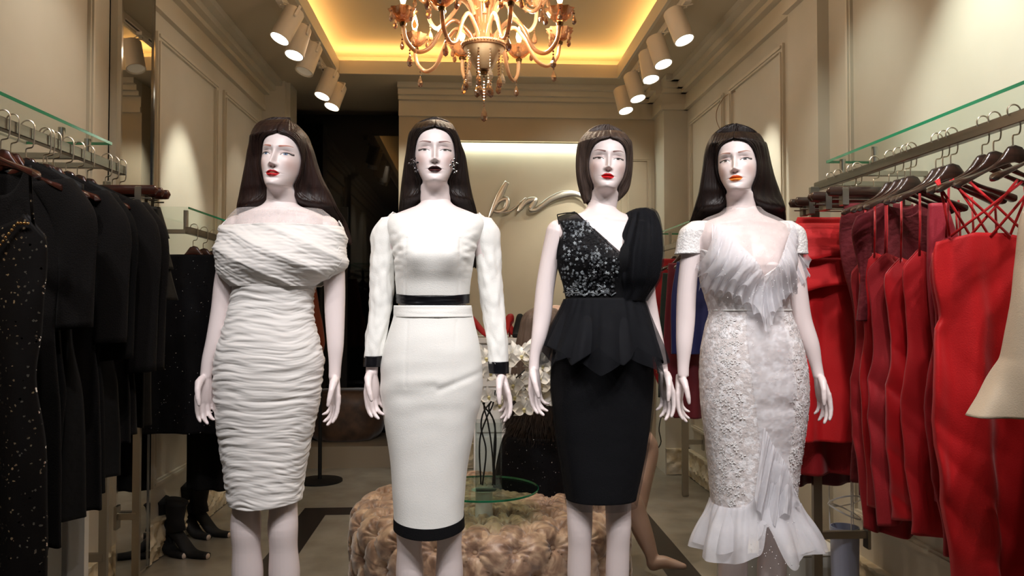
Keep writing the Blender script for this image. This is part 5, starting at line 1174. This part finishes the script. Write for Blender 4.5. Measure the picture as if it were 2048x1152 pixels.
def tuft(s, th):
    u = th * NT / (2 * pi); v = (s - .02) / DS
    p1 = abs(sin(pi * (u + v / 2))); p2 = abs(sin(pi * (u - v / 2))); h = (p1 * p2) ** .3
    fade = sstep(.12, .25, s) * sstep(ST + .02, ST - .06, s); us = 2 * pi * min(OR, s) / NT; best = 9; ang = 0
    for bu, bv in ((round(u), 2 * round(v / 2)), (math.floor(u) + .5, 2 * math.floor(v / 2) + 1)):
        dx, dy = (u - bu) * us, (v - bv) * DS; d = sqrt(dx * dx + dy * dy)
        if d < best: best = d; ang = math.atan2(dy, dx)
    wr_ = .0048 * sin(11 * ang + 5 * bv) * g(best - .028, .03)
    return (-.020 * (1 - h) - .030 * g(best, .026) + wr_) * fade + .006 * h
for i in range(NS_ + 1):
    s = .01 + (ST - .01) * i / NS_; r, z, nr, nzz = oprof(s)
    G.append([Vector((OX + (r + nr * tuft(s, t)) * cos(t), OY + (r + nr * tuft(s, t)) * sin(t), z + nzz * tuft(s, t))) for t in [2 * pi * j / NA for j in range(NA)]])
MB().loft(G).build('cushion', VEL, ot, sharp=0)
MB().lathe([(0, .0), (OR - .04, 0), (OR - .02, .02), (OR - .01, .075), (0, .08)], (OX, OY, 0), 64).build('plinth', mat('dark_walnut', '#2a1b14', .4), ot)
BTN = mat('velvet_button', '#a88a6e', .4, sheen=.5)
for k in range(2, 10):
    s = .02 + DS * k
    if s > ST - .04 or s < .2: continue
    for j in range(NT):
        th = 2 * pi * (j + (.5 if k % 2 else 0)) / NT
        if sin(th) > .55 and s > .5: continue
        r, z, nr, nzz = oprof(s); d_ = -.042; p = Vector((OX + (r + nr * d_) * cos(th), OY + (r + nr * d_) * sin(th), z + nzz * d_))
        MB().ball(p, .012, 10, 6, .8).build('button', BTN, ot)

# ================================================================ glass cake stand table with orchids
SX, SY = P(968, 985, 3.13).x, 3.13
st = thing('glass_stand', 'round clear glass stand with white stem standing on the velvet ottoman', 'stand', (SX, SY, OH))
MB().lathe([(0, OH - .012), (.036, OH - .03), (.036, OH), (.035, OH + .008), (.034, OH + .082), (.05, OH + .088), (0, OH + .09)], (SX, SY, 0), 32).build('stem', WHITEG, st)
MB().lathe([(0, OH + .09), (.218, OH + .09), (.218, OH + .098), (0, OH + .098)], (SX, SY, 0), 72).build('glass_top', clear('round_glass', '#e4f2ea', .10), st)
MB().loft([[Vector((SX + r * cos(t), SY + r * sin(t), z)) for t in [2 * pi * j / 72 for j in range(72)]] for r, z in ((.2182, OH + .09), (.2196, OH + .0905), (.2196, OH + .0975), (.2182, OH + .098), (.2182, OH + .09))], caps=False).build('green_rim', GEDGE, st)
ZT = OH + .0985
vx, vy = P(977, 900, 3.10).x, 3.10
va = thing('glass_vase', 'clear square glass vase holding the orchid stems', 'vase', (vx, vy, ZT))
vw = .052; vh = P(977, 842, 3.10).z - ZT
VG = clear('vase_glass', '#f5f8f7', .07)
b = MB()
for a in (((-vw, -vw, 0), (vw, -vw + .003, vh)), ((-vw, vw - .003, 0), (vw, vw, vh)), ((-vw, -vw + .003, 0), (-vw + .003, vw - .003, vh)), ((vw - .003, -vw + .003, 0), (vw, vw - .003, vh)), ((-vw + .003, -vw + .003, 0), (vw - .003, vw - .003, .012))):
    b.box(tuple(Vector(a[0]) + Vector((vx, vy, ZT))), tuple(Vector(a[1]) + Vector((vx, vy, ZT))))
b.build('vase_body', VG, va, smooth=False)
STEM = mat('dark_orchid_stem', '#1d1814', .6); PET = mat('white_orchid_petal', '#eeebe4', .6, sheen=.2); LIPM = mat('orchid_lip', '#d9cf9a', .6)
oc = thing('orchid_bouquet', 'white orchids on dark twisted stems in the glass vase', 'flowers', (vx, vy, ZT + .015))
zs = lambda py: P(977, py, 3.1).z
xs = lambda px: P(px, 800, 3.1).x
for pts in ([(988, 985), (984, 900), (975, 840), (968, 812), (975, 790)], [(962, 985), (960, 880), (975, 830), (985, 810), (990, 780)], [(985, 985), (992, 880), (985, 835), (970, 815), (960, 790)], [(990, 985), (988, 900), (990, 850), (978, 812), (1010, 770)], [(965, 985), (972, 900), (962, 850), (972, 815), (1050, 740)]):
    MB().tube(spline([Vector((xs(x) , vy + .012 * sin(i * 2 + x), max(zs(y), ZT + .016))) for i, (x, y) in enumerate(pts)]), .0032, 8).build('stem', STEM, oc)
def orchid(c, s, rz, k):
    b = MB(); M = Euler((R(75 + 10 * sin(k)), 0, rz)).to_matrix()
    for q, (ang, ln, wd) in enumerate(((90, 1, .62), (210, .95, .6), (330, .95, .6), (5, 1.0, 1.15), (175, 1.0, 1.15))):
        a = R(ang); G = []
        for i in range(9):
            t = i / 8; w_ = wd * sin(pi * min(.97, max(.06, t)) ** .8) ; zc = .18 * sin(t * pi) - .12 * t * t + .004 * q
            row = [Vector((t * ln * cos(a) - w_ * v * sin(a) * .5, t * ln * sin(a) + w_ * v * cos(a) * .5, zc + .12 * v * v)) for v in (-1, -.6, -.2, .2, .6, 1)]
            G.append([c + M @ (p * s) for p in row])
        b.loft(G, caps=False, closed=False)
    o = b.build('petals', PET, oc, sharp=0)
    m = MB().ball(c + M @ Vector((0, -.08 * s, .22 * s)), .16 * s, 8, 6, .8); m.ball(c + M @ Vector((0, -.25 * s, .2 * s)), .11 * s, 8, 6, .8); m.build('orchid_lip', LIPM, o)
random.seed(21)
for k in range(34):
    t = k / 33; px = 935 + 165 * random.random(); py = 700 + 118 * random.random() * (1 - .25 * abs(px - 1010) / 90)
    if k < 4: px, py = ((1092, 762), (1082, 772), (1108, 800), (1046, 818))[k]
    d_ = 3.06 + .12 * random.random(); orchid(P(px, py, d_), .043 + .008 * random.random(), random.uniform(-.7, .7), k)

# ================================================================ counter with shoes
CW = thing('white_counter', 'white counter with drawers against the back wall under the sign', 'counter', (.45, 5.3, 0))
x0, x1, y0, y1, zc_ = P(948, 672, 5.1).x, 1.0, 5.1, 5.6, 1.04
MB().box((x0, y0 + .02, .09), (x1, y1, zc_ - .035)).build('cabinet_body', WHITEG, CW, smooth=False)
MB().box((x0 - .02, y0 - .01, zc_ - .035), (x1 + .02, y1, zc_), .004).build('counter_top', WHITEG, CW)
MB().box((x0 + .03, y0 + .05, 0), (x1 - .03, y1 - .03, .09)).build('plinth', WHITEG, CW, smooth=False)
for zz in (.12, .42, .72):
    for xx in (x0 + .02, x0 + .50):
        dr = MB().box((xx, y0 + .004, zz), (xx + .46, y0 + .02, zz + .27), .003).build('drawer', WHITEG, CW)
        MB().bar((xx + .17, y0 - .012, zz + .2), (xx + .29, y0 - .012, zz + .2), .006).build('handle', CHROME, dr)
def shoe(name, label, c, m, rz, k=1.0, boot=0, group='shoes on the white counter', heel=.085):
    t = thing(name, label, 'shoe' if not boot else 'boot', c, group, rz); b = MB(); G = []
    for i in range(21):
        u = i / 20; y = -.125 + .235 * u   # toe at -y
        zb = heel * sstep(.35, .95, u); wd = .036 * (sin(pi * min(.92, .12 + u * .55)) ** .6) * (1 - .28 * sstep(.5, .8, u)); h = .028 + .045 * sstep(.25, .95, u) + boot * .04 * sstep(.2, .6, u)
        G.append([Vector((wd * sup(cos(a), .8), y, zb + h / 2 + h / 2 * sup(sin(a), .8))) * k for a in [2 * pi * j / 16 for j in range(16)]])
    b.loft(G)
    raw(b, 'upper', m, t, 0)
    raw(MB().tube([Vector((0, .088, 0)) * k, Vector((0, .090, heel * .5)) * k, Vector((0, .092, heel + .02)) * k], [.006 * k, .009 * k, .02 * k], 10), 'heel', m, t, 0)
    if boot:
        ks = [Vector((0, .06, heel + .03)), Vector((0, .066, heel + .08)), Vector((0, .060, heel + .15)), Vector((0, .055, heel + boot))]
        raw(MB().tube([q * k for q in ks], [(.05 * k, .036 * k), (.044 * k, .034 * k), (.05 * k, .042 * k), (.055 * k, .047 * k)], 18, ref=(0, 1, 0)), 'shaft', m, t, 0)
        raw(MB().ball(Vector((0, -.118, .012)) * k, .016 * k, 8, 5), 'open_toe', mat('pale_toe_lining', '#c9b5a5', .5), t, 0)
    return t
REDS_ = mat('red_suede', '#b5181c', .6); BLKS = mat('black_suede', '#131112', .8)
for i, (px, m, rz, lab) in enumerate(((965, REDS_, 1.2, 'red shoe nearest the white crop top mannequin on the counter'), (985, BLKS, .4, 'black shoe between red shoes on the counter'), (1008, REDS_, -.5, 'red shoe with bow in the middle of the shoe row'), (1024, REDS_, .9, 'red shoe behind the black shoes on the counter'), (1036, BLKS, -.2, 'black shoe nearest the long brown hair'))):
    q = P(px, 668, 5.22 + .05 * (i % 2)); shoe('high_heel_shoe', lab, (q.x, q.y, zc_), m, rz)
# ================================================================ seated mannequin behind the one in the black dress
SKT = bpy.data.materials.new('tan_mannequin_skin'); SKT.use_nodes = True; SKT.node_tree.nodes['Principled BSDF'].inputs['Base Color'].default_value = lin('#a78a7a'); SKT.node_tree.nodes['Principled BSDF'].inputs['Roughness'].default_value = .4
se = thing('seated_mannequin', 'seated tan mannequin with long brown hair, fur jacket and black sequinned skirt, facing away', 'mannequin', (.55, 3.55, .0))
def Q(px, py, Y): return P(px, py, Y)
b = MB()
SPX = 1115
def sq(px, py, Y, r): q = Q(px, py, Y); return (q, r)
def limb(lst, seg=18):
    pts = [a for a, r in lst]; L = [0]
    for p0, p1 in zip(pts, pts[1:]): L.append(L[-1] + (p1 - p0).length)
    keys = [(L[i], *pts[i], lst[i][1]) for i in range(len(pts))]; ks = [catmull(keys, L[-1] * i / 36) for i in range(37)]
    b.tube([q[:3] for q in ks], [q[3] for q in ks], seg); b.ball(pts[0], lst[0][1] * .98, 14, 8); b.ball(pts[-1], lst[-1][1] * .98, 14, 8)
YQ = 3.62
limb([sq(1118, 985, YQ, .13), sq(1115, 920, YQ, .13), sq(1112, 850, YQ, .10), sq(1112, 790, YQ, .12), sq(1112, 745, YQ, .10), sq(1112, 715, YQ, .045), sq(1112, 690, YQ, .045)])
b.ball(Q(1112, 655, YQ), .085, 20, 12, 1.25)
limb([sq(1150, 965, YQ, .085), sq(1225, 915, YQ + .05, .08), sq(1288, 884, YQ + .10, .058), sq(1296, 900, YQ + .1, .052), sq(1285, 960, YQ + .06, .048), sq(1272, 1020, YQ + .02, .046)])
limb([sq(1150, 985, YQ, .085), sq(1225, 985, YQ, .075), sq(1258, 1000, YQ - .02, .055), sq(1272, 1030, YQ - .02, .053), sq(1290, 1075, YQ - .04, .043), sq(1303, 1110, YQ - .06, .030), sq(1306, 1128, YQ - .06, .03)])
limb([sq(1306, 1130, YQ - .06, .027), sq(1322, 1124, YQ - .08, .030), sq(1345, 1128, YQ - .1, .024), sq(1368, 1133, YQ - .12, .014)])
limb([sq(1075, 760, YQ, .04), sq(1060, 820, YQ, .035), sq(1085, 880, YQ - .05, .03)]); limb([sq(1150, 760, YQ, .04), sq(1165, 820, YQ, .035), sq(1180, 880, YQ, .03)])
vs, fs = remesh(b, .005, 4); bb = MB(); bb.v = vs; bb.f = fs; bb.m = [0] * len(fs); bb.build('body', SKT, se, sharp=0)
hc = Q(1085, 640, YQ - .05); G = []
HK = [(612, .0, .0), (616, .05, .05), (630, .095, .09), (660, .115, .105), (700, .135, .11), (740, .15, .11), (765, .155, .10)]
for i in range(70):
    yy = 612 + 153 * (i / 69); rx, ry = catmull(HK, yy); cz = Q(1088, yy, YQ - .03)
    G.append([cz + Vector((max(.002, rx) * (1 + .02 * sin(17 * t) + .02 * nz(cos(t) * 6, sin(t) * 6, 1)) * cos(t), max(.002, ry) * sin(t), 0)) for t in [2 * pi * j / 90 for j in range(90)]])
MB().loft(G).build('hair', hairmat('mid_brown_hair', '#4a3c34', '#5f5048'), se, sharp=0)
FUR = mat('dark_brown_fur', '#1a1310', .9, col2='#33251c', nscale=30, sheen=.3); b = MB(); rr = random.Random(7)
G = []
for i in range(24):
    yy = 748 + 140 * i / 23; cz = Q(1085, yy, YQ - .02); rx = .15 + .03 * sin(pi * i / 23); ry = .135 + .02 * sin(pi * i / 23)
    G.append([cz + Vector((rx * cos(t), ry * sin(t), 0)) for t in [2 * pi * j / 48 for j in range(48)]])
b.loft(G)
for k in range(5200):
    i = rr.uniform(0, 23); t = rr.uniform(pi * .95, 2.05 * pi); yy = 748 + 140 * i / 23; cz = Q(1085, yy, YQ - .02); rx = .15 + .03 * sin(pi * i / 23); ry = .135 + .02 * sin(pi * i / 23)
    p = cz + Vector((rx * cos(t), ry * sin(t), 0)); d_ = Vector((cos(t) * .5 + rr.uniform(-.3, .3), sin(t) * .5, -1.0)).normalized() * rr.uniform(.025, .05); w_ = Vector((-sin(t), cos(t), 0)) * .0016
    b.add([p - w_, p + w_, p + d_ + Vector((cos(t), sin(t), 0)) * .008], [(0, 1, 2)])
b.build('fur_jacket', FUR, se, sharp=0)
G = []
for i in range(40):
    v = i / 39; yy = 868 + 150 * v; cz = Q(1085, yy, YQ - .04); rx = .17 + .08 * v ** .7; ry = .14 + .05 * v
    G.append([cz + Vector((rx * (1 + .03 * sin(9 * t + 3 * v)) * cos(t), ry * (1 + .04 * sin(7 * t)) * sin(t), 0)) for t in [2 * pi * j / 80 for j in range(80)]])
b = MB().loft(G); b.tube(spline([Q(1110, 985, YQ), Q(1180, 965, YQ), Q(1250, 925, YQ + .05)]), .095, 20); b.build('sequin_skirt', SEQ2, se, sharp=0)

# ================================================================ floor level things on the left
def fl(px, py): # floor point
    d = ray(px, py); t = -EYE / d.z; return Vector((d.x * t, d.y * t, 0))
for i, (px, py, rz, lab) in enumerate(((335, 1108, 2.0, 'black suede ankle boot with open toe, in front by the mirror'), (372, 1112, 2.25, 'second black suede boot of the front pair'), (385, 1072, 2.1, 'black suede boot behind the front pair'), (418, 1070, 2.3, 'black suede boot standing farthest back beside the wall'))):
    q = fl(px, py); shoe('ankle_boot', lab, (q.x, q.y, 0), BLKS, R(55 + 12 * (i % 2)), 1.08, .17, 'boots on the floor by the left rail', .08)
bd_ = thing('white_board', 'white panelled board leaning below the left rail', 'board', (-1.45, 2.72, 0))
MB().box((-1.56, 2.70, .0), (-1.29, 2.73, .80), .004).build('board_panel', WHITEG, bd_); MB().box((-1.36, 2.693, .02), (-1.345, 2.70, .78)).build('dark_groove', mat('grey_groove', '#8c8a88', .5), bd_, smooth=False)
# dark stripe frame seen in the mirror is the floor stripe itself
# velvet pouf in the hall and a coat on a stand
pf = thing('brown_pouf', 'brown velvet pouf in the dark hall opening', 'pouf', (-1.0, 6.42, .165))
G = []
for i in range(24):
    v = i / 23; r_ = .26 * (1 - (2 * v - 1) ** 4 * .25); G.append([Vector((-1.0 + r_ * 1.15 * sup(cos(t), .8) + .01 * sin(5 * t + v * 3), 6.42 + r_ * .8 * sup(sin(t), .8), .166 + .40 * v + .012 * nz(cos(t) * 3, sin(t) * 3, v * 4))) for t in [2 * pi * j / 48 for j in range(48)]])
MB().loft(G).build('cushion', mat('brown_crushed_velvet', '#5b4332', .5, col2='#3a2a20', nscale=10, sheen=.4), pf, sharp=60)
cs = thing('garment_stand', 'dark stand holding the rust brown coat by the hall', 'stand', (-1.06, 5.62, 0))
MB().lathe([(0, 0), (.16, 0), (.16, .012), (.014, .02), (.012, 1.60), (0, 1.61)], (-1.06, 5.62, 0), 24).build('pole', mat('black_iron', '#1b1a19', .5, .5), cs)
place_hanger('red', -1.06, 5.62, 1.595, 'hanger on the dark stand by the hall', 'hangers by the hall')
# ================================================================ floor level things on the right
us = thing('umbrella_stand', 'slim pale blue stand with white wire rings on top under the right rail', 'stand', (1.50, 3.04, 0))
q = Vector((1.50, 3.04, 0)); k = .055
MB().lathe([(0, .002), (k * .9, .002), (k, .37), (k * .93, .37), (k * .85, .01), (0, .01)], q, 32).build('stand_body', mat('pale_blue_plastic', '#a9aec6', .4), us)
WIRE = mat('white_wire', '#e9e7e4', .3)
for zz, rx, tl in ((.63, .058, .14), (.585, .06, -.16), (.47, .06, .14), (.43, .058, -.1)):
    MB().tube([q + Vector((rx * cos(t), rx * sin(t), zz + tl * .25 * cos(t + zz * 30))) for t in [2 * pi * j / 40 for j in range(41)]], .0032, 6).build('wire_ring', WIRE, us)
for t in (.5, 2.6, 4.7): MB().bar(q + Vector((k * cos(t), k * sin(t), .35)), q + Vector((.058 * cos(t), .058 * sin(t), .64)), .0022, 6).build('wire_upright', WIRE, us)
lb = thing('display_block', 'low light grey display block behind the lace dress mannequin', 'block', (1.0, 3.25, 0))
x0, x1 = P(1495, 1110, 3.15).x, P(1680, 1110, 3.15).x; zt_ = P(1600, 1112, 3.15).z
MB().box((x0, 3.15, 0), (x1, 3.55, zt_), .006).build('block_body', mat('grey_laminate', '#b3b1a8', .4), lb)
MB().box((x0 - .008, 3.142, zt_), (x1 + .008, 3.56, zt_ + .02), .003).build('block_lid', WHITEG, lb)
# cables
tag(MB().tube(spline([Vector((1.46 - .002, 5.70, .42)), P(1322, 836, 5.3), P(1318, 860, 5.2), P(1322, 885, 5.2), P(1308, 905, 5.1), P(1290, 925, 5.0), fl(1285, 960)]), .004, 8).build('power_cable', mat('black_cable', '#141414', .5)), 'thin black cable looping down to the floor beside the carved baseboard', 'cable')
tag(MB().tube(spline([PX(1470, 182, 1.635), PX(1448, 195, 1.62), PX(1434, 220, 1.61), PX(1433, 240, 1.61), PX(1440, 258, 1.62), PX(1447, 262, 1.635)]), .0025, 6).build('wall_wire', mat('brown_wire', '#8a6a4c', .5)), 'thin brown wire curling from the right wall panel', 'wire')
